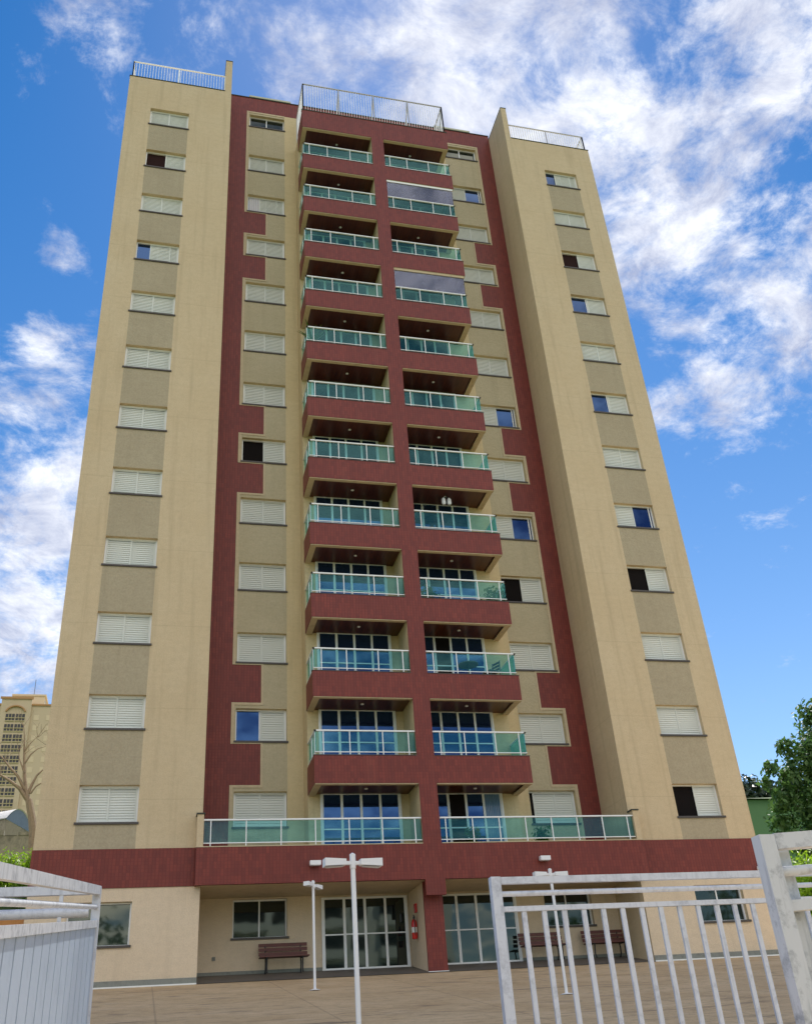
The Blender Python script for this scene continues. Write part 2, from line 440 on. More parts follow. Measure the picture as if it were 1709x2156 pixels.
tag(build(p, 'plaza', 'plaza_concrete'), kind='structure')
PSL = 0.19
def pz(y): return gz(0)+0.012 + PSL*y
p = MB(); p.quad((7.9, -0.10, pz(-0.10)+.005), (21.64, -0.10, pz(-.10)+.005), (21.64, 2.0, pz(2.0)), (7.9, 2.0, pz(2.0)))
tag(build(p, 'porch_floor', 'porch_floor'), kind='structure')

# ================================================================== THE APARTMENT BUILDING
BO = (14.77, 8.0, 2.26)
B = thing('apartment_building', BO, 'tall beige apartment tower with stacked red tiled balconies in the middle of the photo', 'building')
# window columns: x0, width, z bottom, height, wall y
WW, WH = 1.70, 1.10
LWX, RWX, MLX, MRX = 4.325, 23.45, 8.95, 19.06
ZW, ZM = 6.60, 6.89
MWW, MWH = 1.715, 1.14

def skin(x0, x1, z0, z1, y, depth, holes, zone, parts, facing=-1):
    """front skin at y with rectangular holes; reveals go back by depth. zone(xc,zc)->key ; parts: key->MB"""
    X = sorted({x0, x1, *[h[0] for h in holes], *[h[1] for h in holes], *[q for q in zone.xs if x0 < q < x1]})
    Z = sorted({z0, z1, *[h[2] for h in holes], *[h[3] for h in holes], *[q for q in zone.zs if z0 < q < z1]})
    for i in range(len(X)-1):
        for j in range(len(Z)-1):
            xc, zc = (X[i]+X[i+1])/2, (Z[j]+Z[j+1])/2
            if any(h[0] < xc < h[1] and h[2] < zc < h[3] for h in holes): continue
            parts[zone(xc, zc)].quad((X[i], y, Z[j]), (X[i+1], y, Z[j]), (X[i+1], y, Z[j+1]), (X[i], y, Z[j+1]))
    rv = parts['reveal']; yb = y+depth
    for a, b, c0, d in holes:
        rv.quad((a, y, c0), (a, y, d), (a, yb, d), (a, yb, c0)); rv.quad((b, y, c0), (b, yb, c0), (b, yb, d), (b, y, d))
        rv.quad((a, y, d), (b, y, d), (b, yb, d), (a, yb, d)); rv.quad((a, y, c0), (a, yb, c0), (b, yb, c0), (b, y, c0))
    for a in (x0, x1): rv.quad((a, y, z0), (a, yb, z0), (a, yb, z1), (a, y, z1))
    rv.quad((x0, y, z1), (x1, y, z1), (x1, yb, z1), (x0, yb, z1)); rv.quad((x0, y, z0), (x0, yb, z0), (x1, yb, z0), (x1, y, z0))
class Zone:
    def __init__(self, xs, zs, fn): self.xs, self.zs, self.fn = xs, zs, fn
    def __call__(self, x, z): return self.fn(x, z)

ROOF = 40.55; FIN = 42.87; BACK = 16.0
DEP = 0.27
def wing(xl, xr, wx, ground_win, fin_x):
    holes = [(wx, wx+WW, ZW+fl(k), ZW+WH+fl(k)) for k in range(1, 13)] + [ground_win]
    top = ZW+fl(12)
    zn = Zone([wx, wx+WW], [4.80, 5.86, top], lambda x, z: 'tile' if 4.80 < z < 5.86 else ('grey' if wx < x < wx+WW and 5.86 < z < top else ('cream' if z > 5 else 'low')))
    parts = {k: MB() for k in ('tile', 'grey', 'cream', 'low')}; parts['reveal'] = parts['cream']
    skin(xl, xr, 2.26, ROOF, 0.0, DEP, holes, zn, parts)
    # solid body behind the skin, fin wall on top of the inner edge, coping
    body = parts['cream']; body.box(xl, xr, DEP, BACK, 0.5, ROOF)
    wl = build(parts['cream'], 'wall', 'cream_stucco', B)
    build(parts['low'], 'ground_floor_wall', 'porch_stucco', B)
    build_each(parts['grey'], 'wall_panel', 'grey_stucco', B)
    # tile band, 25 mm proud
    tb = MB().box(xl-.02, xr+.02, -.025, 0, 4.80, 5.86); tb.box(xl-.02, xl, 0, BACK, 4.80, 5.86)
    tb.box(xr, xr+.02, 0, 1.9, 4.80, 5.86)
    build(tb, 'tile_band', 'red_mosaic', B)
    fn = MB().box(fin_x[0], fin_x[1], 0.0, 2.6, ROOF, FIN)
    f_ = build(fn, 'parapet_fin', 'cream_stucco', B)
    build(MB().box(fin_x[0]-.015, fin_x[1]+.015, -.02, 2.62, FIN, FIN+.035), 'coping', 'coping_green', f_)
    cp = MB(); a, b = (xl-.02, fin_x[0]-.001) if fin_x[0] > (xl+xr)/2 else (fin_x[1]+.001, xr+.02)
    cp.box(a, b, -.025, .20, ROOF, ROOF+.04); cp.box(a if a < xl else b-.2, a+.2 if a < xl else b, .20, BACK, ROOF, ROOF+.04)
    build(cp, 'coping', 'coping_green', B)
    # skirting + white line
    sk = build(MB().box(xl, xr, -.03, 0, 2.28, 2.43), 'skirting', 'skirting_grey', B)
    build(MB().box(xl, xr, -.045, -.002, 2.23, 2.29), 'painted_line', 'white_paint', sk)
LGW = (4.34, 6.05, 3.30, 4.44); RGW = (23.47, 25.20, 3.33, 4.43)
wing(3.26, 7.90, LWX, LGW, (7.60, 7.90))
wing(21.65, 26.16, RWX, RGW, (21.65, 21.93))

# recessed facade between the wings (y = 2)
YM = 2.0; MTOP = 43.10; ML, MR_ = 7.90, 21.65
GAPS = (1, 2, 5, 6, 9, 10)             # red blocks sit between window k and k+1
def blk(k): return ZM+MWH+fl(k)+.20, ZM+fl(k+1)-.09
LRX, RRX = 8.80, 20.90                 # inner limits of the red bands
LBX, RBX = 9.79, 19.97
LSX, RSX = 10.68, 19.04                # start of the yellow strips beside the balconies
zs_ = [42.05, 5.6]; 
for k in GAPS: zs_ += list(blk(k))
def mid_zone(x, z):
    if z > 42.05: return 'tile'
    if x < LRX or x > RRX: return 'tile'
    if LSX < x < RSX: return 'yellow'
    for k in GAPS:
        a, b = blk(k)
        if a < z < b and (x < LBX or x > RBX): return 'tile'
    return 'grey'
mh = []
for k in range(1, 13):
    mh.append((MLX, MLX+MWW, ZM+fl(k), ZM+MWH+fl(k))); mh.append((MRX, MRX+MWW, ZM+fl(k), ZM+MWH+fl(k)))
mh += [(MLX, MLX+MWW, 40.92, 41.82), (MRX, MRX+MWW, 40.92, 41.82)]
parts = {k: MB() for k in ('tile', 'grey', 'yellow')}; parts['reveal'] = parts['yellow']
skin(ML, MR_, 5.6, MTOP, YM, DEP, mh, Zone([LRX, RRX, LBX, RBX, LSX, RSX], zs_, mid_zone), parts)
parts['yellow'].box(ML, MR_, YM+DEP, 14.0, 0.5, MTOP)
build(parts['yellow'], 'wall', 'yellow_stucco', B); build_each(parts['tile'], 'tile_cladding', 'red_mosaic', B)
build_each(parts['grey'], 'wall_panel', 'beige_stucco', B)
# cream trim outlining the red
tr = MB(); T0 = YM-.02
for xr, xb, xw, sg in ((LRX, LBX, MLX, 1), (RRX, RBX, MRX+MWW, -1)):
    def vx(a, b, z0, z1): tr.box(min(a, b), max(a, b), T0, YM, z0, z1)
    z = 5.60
    for k in GAPS + (None,):
        z1 = blk(k)[0] if k else 42.05
        vx(xr, xr+sg*.11, z, z1)
        if k:
            a, b = blk(k)
            vx(xr+sg*.11, xb+sg*.07, a-.085, a); vx(xr+sg*.11, xb+sg*.07, b, b+.085)
            vx(xb, xb+sg*.07, a, b); z = b
    vx(xr+sg*.11, LSX if sg > 0 else RSX, 41.95, 42.05)
build_each(tr, 'trim', 'trim_cream', B)
cp = MB().box(ML, MR_, YM-.03, YM+.25, MTOP, MTOP+.05)
build(cp, 'coping', 'coping_green', B)
build_each(MB().box(8.9, 11.0, YM-.05, YM+.26, MTOP+.05, MTOP+.16).box(18.6, 20.6, YM-.05, YM+.26, MTOP+.05, MTOP+.16), 'parapet_cap', 'coping_pale', B)

# ---- core that carries the balconies (y = 1.1), red column, balconies
YC, YF = 1.10, -0.334
CX0, CX1 = 11.22, 18.30
K0, K1 = 14.50, 15.08
core = MB(); core.box(CX0, CX1, YC, YM, 5.7, 39.60)
build(core, 'core_wall', 'yellow_stucco', B)
part = MB(); part.box(K0+.012, K1-.012, YF+.03, YC, 5.70, 39.5)
build(part, 'balcony_partition', 'yellow_stucco', B)
colm = MB(); z = 4.32
# column face strip pieces between the fascias (butted), 3 cm deep in front of the partition
for k in range(1, 14):
    a, b = 4.85+fl(k), 5.70+fl(k)
    z0 = 5.72+fl(k); z1 = 4.85+fl(k+1)
    if 1 < k < 13: colm.box(K0, K1, YF, YF+.03, z0, z1)
build_each(colm, 'column', 'red_mosaic', B)
FH0, FH1 = 4.85, 5.72
def fascia(x0, x1, z0, z1, name='balcony', sides=True, lx=None, rx=None):
    m = MB()
    m.box(x0, x1, YF, YF+.14, z0, z1)
    if lx: m.box(x0, x0+.14, YF+.14, YC, z0, z1)
    if rx: m.box(x1-.14, x1, YF+.14, YC, z0, z1)
    return m
SLX = (.08, .34, .67, .93)
DOORM = {}
def louver(wd, ht, fw=.045, pitch=.075):
    m = MB()
    m.box(0, fw, 0, .03, 0, ht); m.box(wd-fw, wd, 0, .03, 0, ht); m.box(fw, wd-fw, 0, .03, 0, fw); m.box(fw, wd-fw, 0, .03, ht-fw, ht)
    n = int((ht-2*fw)/pitch); pt = (ht-2*fw)/n
    for i in range(n):
        z = fw+i*pt
        m.quad((fw, .004, z), (wd-fw, .004, z), (wd-fw, .026, z+pt), (fw, .026, z+pt))
        m.quad((fw, .026, z+pt), (wd-fw, .026, z+pt), (wd-fw, .004, z+pt), (fw, .004, z+pt))
    return m
def winmesh(wd, ht, gm='door_glass'):
    d = {}
    f_ = MB(); t_ = .045
    f_.box(0, t_, .035, .115, 0, ht); f_.box(wd-t_, wd, .035, .115, 0, ht); f_.box(t_, wd-t_, .035, .115, 0, t_); f_.box(t_, wd-t_, .035, .115, ht-t_, ht)
    d['window'] = f_.mesh('window', 'aluminium_white')
    d['sill'] = MB().box(-.05, wd+.05, -.045, -.001, -.05, .012).box(.002, wd-.002, 0, .148, .002, .012).mesh('sill', 'granite_dark')
    lw = (wd-2*t_)/2+.015
    d['lw'] = lw; d['t'] = t_
    d['shutter'] = louver(lw, ht-2*t_).mesh('shutter', 'shutter_white')
    d['pane'] = MB().box(0, lw, 0, .008, 0, ht-2*t_).mesh('pane', gm)
    d['room'] = MB().box(0, wd-2*t_, 0, .005, 0, ht-2*t_).mesh('painted_dark_sheet', 'dark_room_painted')
    d['brown'] = MB().box(0, wd-2*t_, 0, .005, 0, ht-2*t_).mesh('painted_dark_sheet', 'brown_room_painted')
    d['stile'] = MB().box(0, .045, 0, .03, 0, ht-2*t_).mesh('sash_stile', 'aluminium_white')
    cm = MB(); n = 18
    for i in range(n):
        a, b = i*lw*.62/n, (i+1)*lw*.62/n
        ya, yb = .012*math.sin(i*1.9), .012*math.sin((i+1)*1.9)
        cm.quad((a, ya, 0), (b, yb, 0), (b, yb, ht-2*t_), (a, ya, ht-2*t_))
    d['curtain'] = cm.mesh('curtain', 'curtain_white')
    return d
WM = {'wing': winmesh(WW, WH, 'window_glass'), 'mid': winmesh(MWW, MWH, 'window_glass'), 'top': winmesh(MWW, .90), 'gl': winmesh(LGW[1]-LGW[0], LGW[3]-LGW[2]), 'gr': winmesh(RGW[1]-RGW[0], RGW[3]-RGW[2])}
PLAB = {'C': None, 'L': 'window with its left half open on dark glass', 'R': 'window with its right half open on dark glass', 'B': 'window with its left half open on a dark room',
        'Q': 'window with its shutter slid away from dark glass at the left', 'G': 'glazed window without shutters', 'W': 'window with its shutter slid away from a white curtain at the left', 'N': 'window with a narrow dark gap at its left side'}
def window(kind, x, y, z, st):
    d = WM[kind]; t_, lw = d['t'], d['lw']
    y0 = y; y = y+.115
    o = link('window', d['window'], B, (x, y, z))
    if PLAB.get(st): o['label'] = PLAB[st]
    def sub(nm, me, dx, dy): link(nm, me, o, (x+dx, y+dy, z+(0 if me.name.startswith('sill') else t_)))
    link('sill', d['sill'], o, (x, y0, z))
    L0, R0 = t_, t_+lw-.03
    if st == 'C': sub('shutter', d['shutter'], L0, .045); sub('shutter', d['shutter'], R0, .060)
    if st == 'L': sub('pane', d['pane'], L0, .085); sub('shutter', d['shutter'], R0, .045); sub('sash_stile', d['stile'], R0-.05, .07)
    if st == 'R': sub('pane', d['pane'], R0, .085); sub('shutter', d['shutter'], L0, .045); sub('sash_stile', d['stile'], R0+lw-.10, .06)
    if st == 'B': sub('painted_dark_sheet', d['room' if kind != 'wing' or z < 30 else 'brown'], L0, .105); sub('shutter', d['shutter'], R0, .045)
    if st in ('Q', 'W'):
        sub('pane', d['pane'], L0, .088); sub('shutter', d['shutter'], R0, .062); sub('shutter', d['shutter'], L0+.50, .045)
        if st == 'W': sub('curtain', d['curtain'], L0+.02, .068)
    if st == 'N': sub('painted_dark_sheet', d['room'], L0, .105); sub('shutter', d['shutter'], L0+.13, .045); sub('shutter', d['shutter'], R0, .062)
    if st == 'G': sub('pane', d['pane'], L0, .085); sub('pane', d['pane'], R0, .095); sub('sash_stile', d['stile'], R0-.02, .062)
    return o
LWS = dict(zip(range(12, 0, -1), 'CBCQCCCCCCCC'))
RWS = dict(zip(range(12, 0, -1), 'QCBLCLCRBCCB'))
MLS = dict(zip(range(12, 0, -1), 'CWCCCCBCCCLC'))
MRS = dict(zip(range(12, 0, -1), 'RCNCCRCRBCCN'))
for k in range(1, 13):
    window('wing', LWX, 0, ZW+fl(k), LWS[k]); window('wing', RWX, 0, ZW+fl(k), RWS[k])
    window('mid', MLX, YM, ZM+fl(k), MLS[k]); window('mid', MRX, YM, ZM+fl(k), MRS[k])
window('top', MLX, YM, 40.92, 'G'); window('top', MRX, YM, 40.92, 'G')
window('gl', LGW[0], 0, LGW[2], 'G'); window('gr', RGW[0], 0, RGW[2], 'G')

def sliding_door(parent, x0, x1, y, z0, z1, zmid, glass='window_glass', n=4, curtain=None, gap=None):
    """white aluminium door standing 5 cm proud of the wall face y; its glass is a sub-part"""
    f_ = MB(); t_ = .06
    f_.box(x0, x0+t_, y-.06, y, z0, z1); f_.box(x1-t_, x1, y-.06, y, z0, z1); f_.box(x0+t_, x1-t_, y-.06, y, z1-t_, z1); f_.box(x0+t_, x1-t_, y-.06, y, z0, z0+.05)
    wd = (x1-x0-2*t_)/n
    for i in range(n):
        a = x0+t_+i*wd; b = a+wd; yy = y-.05 if i in (1, 2) else y-.035
        for q in ((a, a+.04), (b-.04, b)): f_.box(q[0], q[1], yy, yy+.025, z0+.05, z1-t_)
        f_.box(a+.04, b-.04, yy, yy+.025, zmid-.02, zmid+.02)
    d_ = build(f_, 'sliding_door', 'aluminium_white', parent, (x0, y, z0))
    g = MB()
    for i in range(n):
        a = x0+t_+i*wd
        if gap == i or curtain == i: continue
        g.box(a+.01, a+wd-.01, y-.020, y-.010, z0+.05, z1-t_)
    gl = build(g, 'pane', glass, d_)
    if gap is not None:
        a = x0+t_+gap*wd; build(MB().box(a+.01, a+wd-.01, y-.012, y-.004, z0+.05, z1-t_), 'painted_dark_sheet', 'dark_room_painted', d_)  # flat sheet painted dark in place of the unlit room
    if curtain is not None:
        a = x0+t_+curtain*wd; c_ = MB(); m_ = 40
        for i in range(m_):
            u0, u1 = a+wd*i/m_, a+wd*(i+1)/m_
            c_.quad((u0, y-.018+.008*math.sin(i*1.6), z0+.05), (u1, y-.018+.008*math.sin((i+1)*1.6), z0+.05), (u1, y-.018+.008*math.sin((i+1)*1.6), z1-t_), (u0, y-.018+.008*math.sin(i*1.6), z1-t_))
        build(c_, 'curtain', 'curtain_blue', d_)
    return d_
def railing(parent, path, zt, zb, fr, glass='rail_glass'):
    """glass railing along a polyline of (x,y): handrail, glass sheet, posts with feet"""
    hr, gl, ps = MB(), MB(), MB()
    for (a, b) in zip(path[:-1], path[1:]):
        a3, b3 = Vector((*a, zt-.025)), Vector((*b, zt-.025)); d = (b3-a3).normalized()
        hr.bar(a3-d*.03, b3+d*.03, .06, .042)
        nrm = Vector((d.y, -d.x, 0))
        o3 = nrm*-.026
        A, Bq = a3+o3, b3+o3
        gl.quad((A.x, A.y, zb+.10), (Bq.x, Bq.y, zb+.10), (Bq.x, Bq.y, zt-.05), (A.x, A.y, zt-.05))
        ps.bar((a3.x, a3.y, zb+.10), (b3.x, b3.y, zb+.10), .026, .026)
        L = (b3-a3).length
        for q in (fr if L > 2.5 else (.5, .96)):
            c_ = a3+(b3-a3)*q
            ps.box(c_.x-.014, c_.x+.014, c_.y-.02, c_.y+.02, zb, zt-.045)
    h = build(hr, 'handrail', 'aluminium_white', parent); 
    build(gl, 'railing_glass', glass, parent); build(ps, 'railing_post', 'aluminium_white', parent)

def balcony(k, side):
    z0, z1 = FH0+fl(k), FH1+fl(k)
    x0, x1 = (CX0-.02, K0) if side < 0 else (K1, CX1+.02)
    m = MB()
    m.box(x0, x1, YF, YF+.13, z0, z1)
    if side < 0: m.box(x0, x0+.13, YF+.13, YC, z0, z1); m.box(K0, K0+.29, YF, YF+.03, z0, z1)
    else: m.box(x1-.13, x1, YF+.13, YC, z0, z1); m.box(K0+.29, K1, YF, YF+.03, z0, z1)
    bal = build(m, 'balcony', 'red_mosaic', B, ((x0+x1)/2, 0.4, z0))
    a, b = (x0+.13, x1-.002) if side < 0 else (x0+.002, x1-.13)
    # floor slab + top coping
    build(MB().box(a, b, YF+.13, YC-.002, z1-.25, z1-.12), 'floor_slab', 'trim_cream', bal)
    cpm = MB().box(x0-.015, x1, YF-.015, YF+.145, z1, z1+.022) if side < 0 else MB().box(x0, x1+.015, YF-.015, YF+.145, z1, z1+.022)
    build(cpm, 'coping', 'granite_dark', bal)
    underside(bal, x0, x1, z0, side)
    return bal
def underside(bal, x0, x1, z0, side):
    e = .17; u = MB()
    u.box(x0+.02, x1, YF+.02, YF+e, z0-.03, z0-.002)
    if side < 0: u.box(x0+.02, x0+e+.06, YF+e, YC-.01, z0-.03, z0-.002)
    else: u.box(x1-e-.06, x1-.02, YF+e, YC-.01, z0-.03, z0-.002)
    build(u, 'beam_edge', 'trim_cream', bal)
    a, b = (x0+e+.06, x1-.002) if side < 0 else (x0+.002, x1-e-.06)
    build(MB().box(a, b, YF+e, YC-.004, z0+.03, z0+.05), 'ceiling', 'ceiling_wood', bal)
    cx = (a+b)/2
    build(MB().lathe(cx, .42, [(.055, z0+.03), (.06, z0+.015), (.035, z0+.0), (.0, z0-.005)], 10), 'ceiling_light', 'lamp_white', bal)
BALC = {}
for k in range(2, 13):
    for side in (-1, 1):
        b_ = balcony(k, side); BALC[(k, side)] = b_
        zt = 6.555+fl(k); zb = FH1+fl(k)+.022
        if side < 0: path = [(CX0+.03, YC), (CX0+.03, YF+.06), (K0, YF+.06)]
        else: path = [(K1, YF+.06), (CX1-.03, YF+.06), (CX1-.03, YC)]
        railing(b_, path, zt, zb, SLX)
        fz = 5.62+fl(k)
        if side < 0: sliding_door(b_, 11.60, 14.24, YC, fz, 7.72+fl(k), 6.58+fl(k))
        else: sliding_door(b_, 15.16, 17.72, YC, fz, 7.72+fl(k), 6.58+fl(k), gap=(1 if k == 3 else None))
        if side > 0 and k in (9, 11):          # glazed-in balconies
            gz0, gz1 = zt, 4.85+fl(k+1)-.03
            g = MB().box(K1+.02, CX1-.05, YF+.05, YF+.06, gz0, gz1-.10); g.box(CX1-.06, CX1-.05, YF+.06, YC-.02, gz0, gz1-.10)
            build(g, 'glazing', 'glazing_glass', b_)
            t_ = MB().box(K1, CX1-.03, YF+.03, YF+.09, gz1-.10, gz1); t_.box(CX1-.09, CX1-.03, YF+.09, YC, gz1-.10, gz1)
            build(t_, 'glazing_rail', 'trim_cream' if k == 9 else 'aluminium_white', b_)
# top beam over the twelfth balconies + roof slab with railing
tb = MB(); zt0, zt1 = FH0+fl(13), 39.66
tb.box(CX0-.02, CX1+.02, YF, YF+.13, zt0, zt1); tb.box(CX0-.02, CX0+.11, YF+.13, YC, zt0, zt1); tb.box(CX1-.11, CX1+.02, YF+.13, YC, zt0, zt1)
roofb = build(tb, 'roof_beam', 'red_mosaic', B)
build(MB().box(CX0+.11, CX1-.11, YF+.13, YC, zt1-.35, zt1-.10), 'roof_slab', 'trim_cream', roofb)
build(MB().box(CX0-.04, CX1+.04, YF-.02, YF+.15, zt1, zt1+.05), 'coping', 'coping_green', roofb)
underside(roofb, CX0-.02, K0, zt0, -1); underside(roofb, K1, CX1+.02, zt0, 1)
def bar_railing(parent, path, zb, zt, pitch, matn, post_at=(), strut=None, bw=.018):
    posts, bars = MB(), MB()
    top = MB()
    for a, b in zip(path[:-1], path[1:]):
        a3, b3 = Vector((*a, 0)), Vector((*b, 0)); L = (b3-a3).length; d = (b3-a3)/L
        top.bar((a[0], a[1], zt), (b[0], b[1], zt), .05, .05); bars.bar((a[0], a[1], zb+.06), (b[0], b[1], zb+.06), .03, .03)
        n = max(2, int(L/pitch))
        for i in range(1, n):
            q = a3+d*(L*i/n); bars.box(q.x-bw/2, q.x+bw/2, q.y-bw/2, q.y+bw/2, zb+.06, zt-.02)
        posts.box(a[0]-.025, a[0]+.025, a[1]-.025, a[1]+.025, zb, zt); posts.box(b[0]-.025, b[0]+.025, b[1]-.025, b[1]+.025, zb, zt)
    for q in post_at:
        posts.box(q[0]-.025, q[0]+.025, q[1]-.025, q[1]+.025, zb, zt)
        if strut: posts.bar((q[0], q[1], zt), (q[0]+strut[0], q[1]+strut[1], zb), .06, .06)
    r_ = build(top, 'roof_railing', matn, parent); build(bars, 'bar', 'rail_white', r_); build_each(posts, 'post', matn, r_)
    return r_
py_ = YF+.06
bar_railing(B, [(CX0+.04, YC+.6), (CX0+.04, py_), (CX1-.04, py_), (CX1-.04, YC+.6)], 39.70, 41.68, .125, 'rail_grey', [(13.02, py_), (14.76, py_), (16.5, py_), (18.26, py_)], (0, .95))
bar_railing(B, [(3.36, BACK-.2), (3.36, .12), (7.58, .12)], 40.59, 41.80, .125, 'rail_white', [(5.45, .12)])
bar_railing(B, [(21.96, .12), (26.06, .12), (26.06, BACK-.2)], 40.59, 41.73, .125, 'rail_grey', [(24.0, .12)], bw=.025)

# ---- podium: wide first-floor terrace, its glass railing, ground-floor recess
PX0, PX1 = 7.73, 21.82
pod = MB()
pod.box(PX0, K0-.02, YF, YF+.14, 4.77, 5.80); pod.box(K1+.02, PX1, YF, YF+.14, 4.77, 5.80)
pod.box(PX0, PX0+.05, YF+.14, -.026, 4.77, 5.80); pod.box(PX1-.05, PX1, YF+.14, -.026, 4.77, 5.80)
pod.box(K0-.02, K1+.02, YF, YF+.14, 4.32, 5.80)
pd = build(pod, 'terrace_fascia', 'red_mosaic', B)
build(MB().box(7.91, 21.64, YF+.14, YM-.002, 5.30, 5.60), 'terrace_slab', 'trim_cream', pd)
build(MB().box(7.91, 21.64, YF+.14, YM-.002, 4.775, 4.80), 'porch_ceiling', 'trim_cream', pd)
build(MB().box(PX0-.01, K0-.02, YF-.012, YF+.15, 5.80, 5.825).box(K1+.02, PX1+.01, YF-.012, YF+.15, 5.80, 5.825), 'coping', 'trim_cream', pd)
pc = MB().box(K0, K1, YF, YF+.03, 5.80, FH0+fl(2)); build(pc, 'column', 'red_mosaic', B)
pier = MB().box(PX0, PX0+.19, YF, -.002, 5.825, 6.74).box(PX1-.19, PX1, YF, -.002, 5.825, 6.74)
pr = build_each(pier, 'terrace_pier', 'cream_stucco', B)[0]
build_each(MB().box(PX0-.03, PX0+.22, YF-.03, -.002, 6.74, 6.78).box(PX1-.22, PX1+.03, YF-.03, -.002, 6.74, 6.78), 'coping', 'coping_green', pr)
def fr_n(n): return [.03+.94*i/(n-1) for i in range(n)]
railing(pd, [(PX0+.20, YF+.07), (K0-.01, YF+.07)], 6.61, 5.825, fr_n(7)); railing(pd, [(K1, YF+.07), (PX1-.20, YF+.07)], 6.61, 5.825, fr_n(8))
sliding_door(B, 11.60, 14.24, YC, 5.62, 7.72, 6.58); sliding_door(B, 15.16, 17.72, YC, 5.62, 7.72, 6.58, gap=1, curtain=3)
# porch back wall with openings
LPW = (9.00, 10.66, 3.63, 4.74); RPW = (19.10, 20.76, 3.63, 4.72)
zn = Zone([], [], lambda x, z: 'w'); parts = {'w': MB()}; parts['reveal'] = parts['w']
skin(7.90, 21.65, 2.30, 4.775, YM, .26, [LPW, RPW], zn, parts)
pw = build(parts['w'], 'porch_wall', 'porch_stucco', B)
WM['pl'] = winmesh(LPW[1]-LPW[0], LPW[3]-LPW[2]); WM['pr'] = winmesh(RPW[1]-RPW[0], RPW[3]-RPW[2])
window('pl', LPW[0], YM, LPW[2], 'G'); window('pr', RPW[0], YM, RPW[2], 'G')
build_each(MB().box(7.902, 11.70, YM-.02, YM, 2.55, 2.74).box(18.12, 21.648, YM-.02, YM, 2.55, 2.74), 'skirting', 'skirting_grey', B)
sliding_door(B, 11.71, 14.45, YM, 2.64, 4.71, 3.63, 'door_glass'); sliding_door(B, 15.36, 18.10, YM, 2.64, 4.71, 3.63, 'door_glass')
lowc = MB().box(K0, K1, .06, .16, 2.25, 4.775); build(lowc, 'column', 'red_mosaic', B)
build(MB().box(K0-.02, K1+.02, .03, .17, 2.22, 2.30), 'column_base', 'white_paint', B)
build(MB().box(K0+.01, K1-.01, .16, YM-.002, 2.25, 4.774), 'porch_partition', 'porch_stucco', B)

# ================================================================== small fixtures on the building
def floodlight(x, label, i):
    o = thing('floodlight', (x, YF-.06, 5.24), label, 'floodlight', 'floodlights on the red terrace band')
    m = MB().box(x-.16, x+.16, YF-.24, YF-.07, 5.21, 5.33); build(m, 'lamp_housing', 'lamp_white', o)
    build(MB().box(x-.14, x+.14, YF-.23, YF-.08, 5.195, 5.21), 'lens', 'lamp_lens', o)
    build(MB().box(x-.05, x+.05, YF-.07, YF-.001, 5.22, 5.30), 'bracket', 'black_iron', o)
floodlight(11.15, 'small white floodlight on the red band, beside the head of the tallest lamp post', 0)
floodlight(18.31, 'small white floodlight on the red band, above the lamp post seen through the gate', 1)
o = thing('security_camera', (25.95, -.10, 4.86), 'small white dome camera at the lower right corner of the red band', 'security camera')
build(MB().lathe(25.95, -.10, [(.02, 4.93), (.08, 4.92), (.09, 4.87), (.07, 4.81), (.03, 4.78)], 12), 'dome', 'lamp_white', o)
build(MB().box(25.91, 25.99, -.10, -.026, 4.90, 4.96), 'bracket', 'lamp_white', o)
o = thing('fire_extinguisher', (14.40, 1.05, 3.30), 'red fire extinguisher hanging on the wall beside the red column', 'extinguisher')
ex, ey, ez = 14.40, 1.05, 3.30
build(MB().lathe(ex, ey, [(.07, ez), (.085, ez+.03), (.085, ez+.46), (.06, ez+.53), (.025, ez+.57)], 14), 'cylinder', 'extinguisher_red', o)
build(MB().lathe(ex, ey, [(.0865, ez+.18), (.0865, ez+.33)], 14), 'sticker', 'white_label', o)
build(MB().box(ex-.02, ex+.02, ey-.09, ey+.03, ez+.57, ez+.63).bar((ex, ey-.08, ez+.64), (ex, ey+.05, ez+.69), .02, .02), 'valve', 'black_iron', o)
build(MB().tube([(ex, ey-.06, ez+.60), (ex-.02, ey-.15, ez+.56), (ex-.02, ey-.15, ez+.30), (ex-.01, ey-.12, ez+.12)], .014, 6), 'hose', 'black_iron', o)
build(MB().box(14.45, 14.495, ey-.10, ey+.10, ez+.75, ez+1.0), 'wall_sign', 'extinguisher_red', o)
o = MB().box(8.42, 8.52, YM-.03, YM, 3.05, 3.15); o.box(8.45, 8.49, YM-.045, YM-.03, 3.08, 3.12)
tag(build(o, 'wall_outlet', 'skirting_grey', None, (8.47, YM, 3.10)), 'small grey outlet low on the porch wall left of the bench', 'outlet')

# benches
def bench(x0, y, label):
    zb_ = pz(y); x1 = x0+1.45
    o = thing('bench', ((x0+x1)/2, y, zb_), label, 'bench', 'wooden benches on the porch')
    seat = MB()
    for i in range(4): seat.box(x0, x1, y-.42+i*.115, y-.42+i*.115+.095, zb_+.42, zb_+.45)
    build(seat, 'seat', 'bench_wood', o)
    bk = MB()
    for i in range(3):
        yy = y+.05+i*.03; zz = zb_+.50+i*.125
        bk.box(x0, x1, yy, yy+.03, zz, zz+.095)
    build(bk, 'backrest', 'bench_wood', o)
    for xx in (x0+.20, x1-.20):
        l = MB()
        l.tube([(xx, y-.40, zb_), (xx, y-.33, zb_+.12), (xx, y-.36, zb_+.28), (xx, y-.40, zb_+.40)], .022, 6)
        l.tube([(xx, y+.12, zb_), (xx, y+.02, zb_+.14), (xx, y+.0, zb_+.30), (xx, y+.05, zb_+.45), (xx, y+.14, zb_+.84)], .022, 6)
        l.bar((xx, y-.40, zb_+.405), (xx, y+.03, zb_+.405), .04, .025)
        build(l, 'leg', 'black_iron', o)
    return o
bench(9.76, 1.62, 'brown slatted bench under the porch window left of the doors')
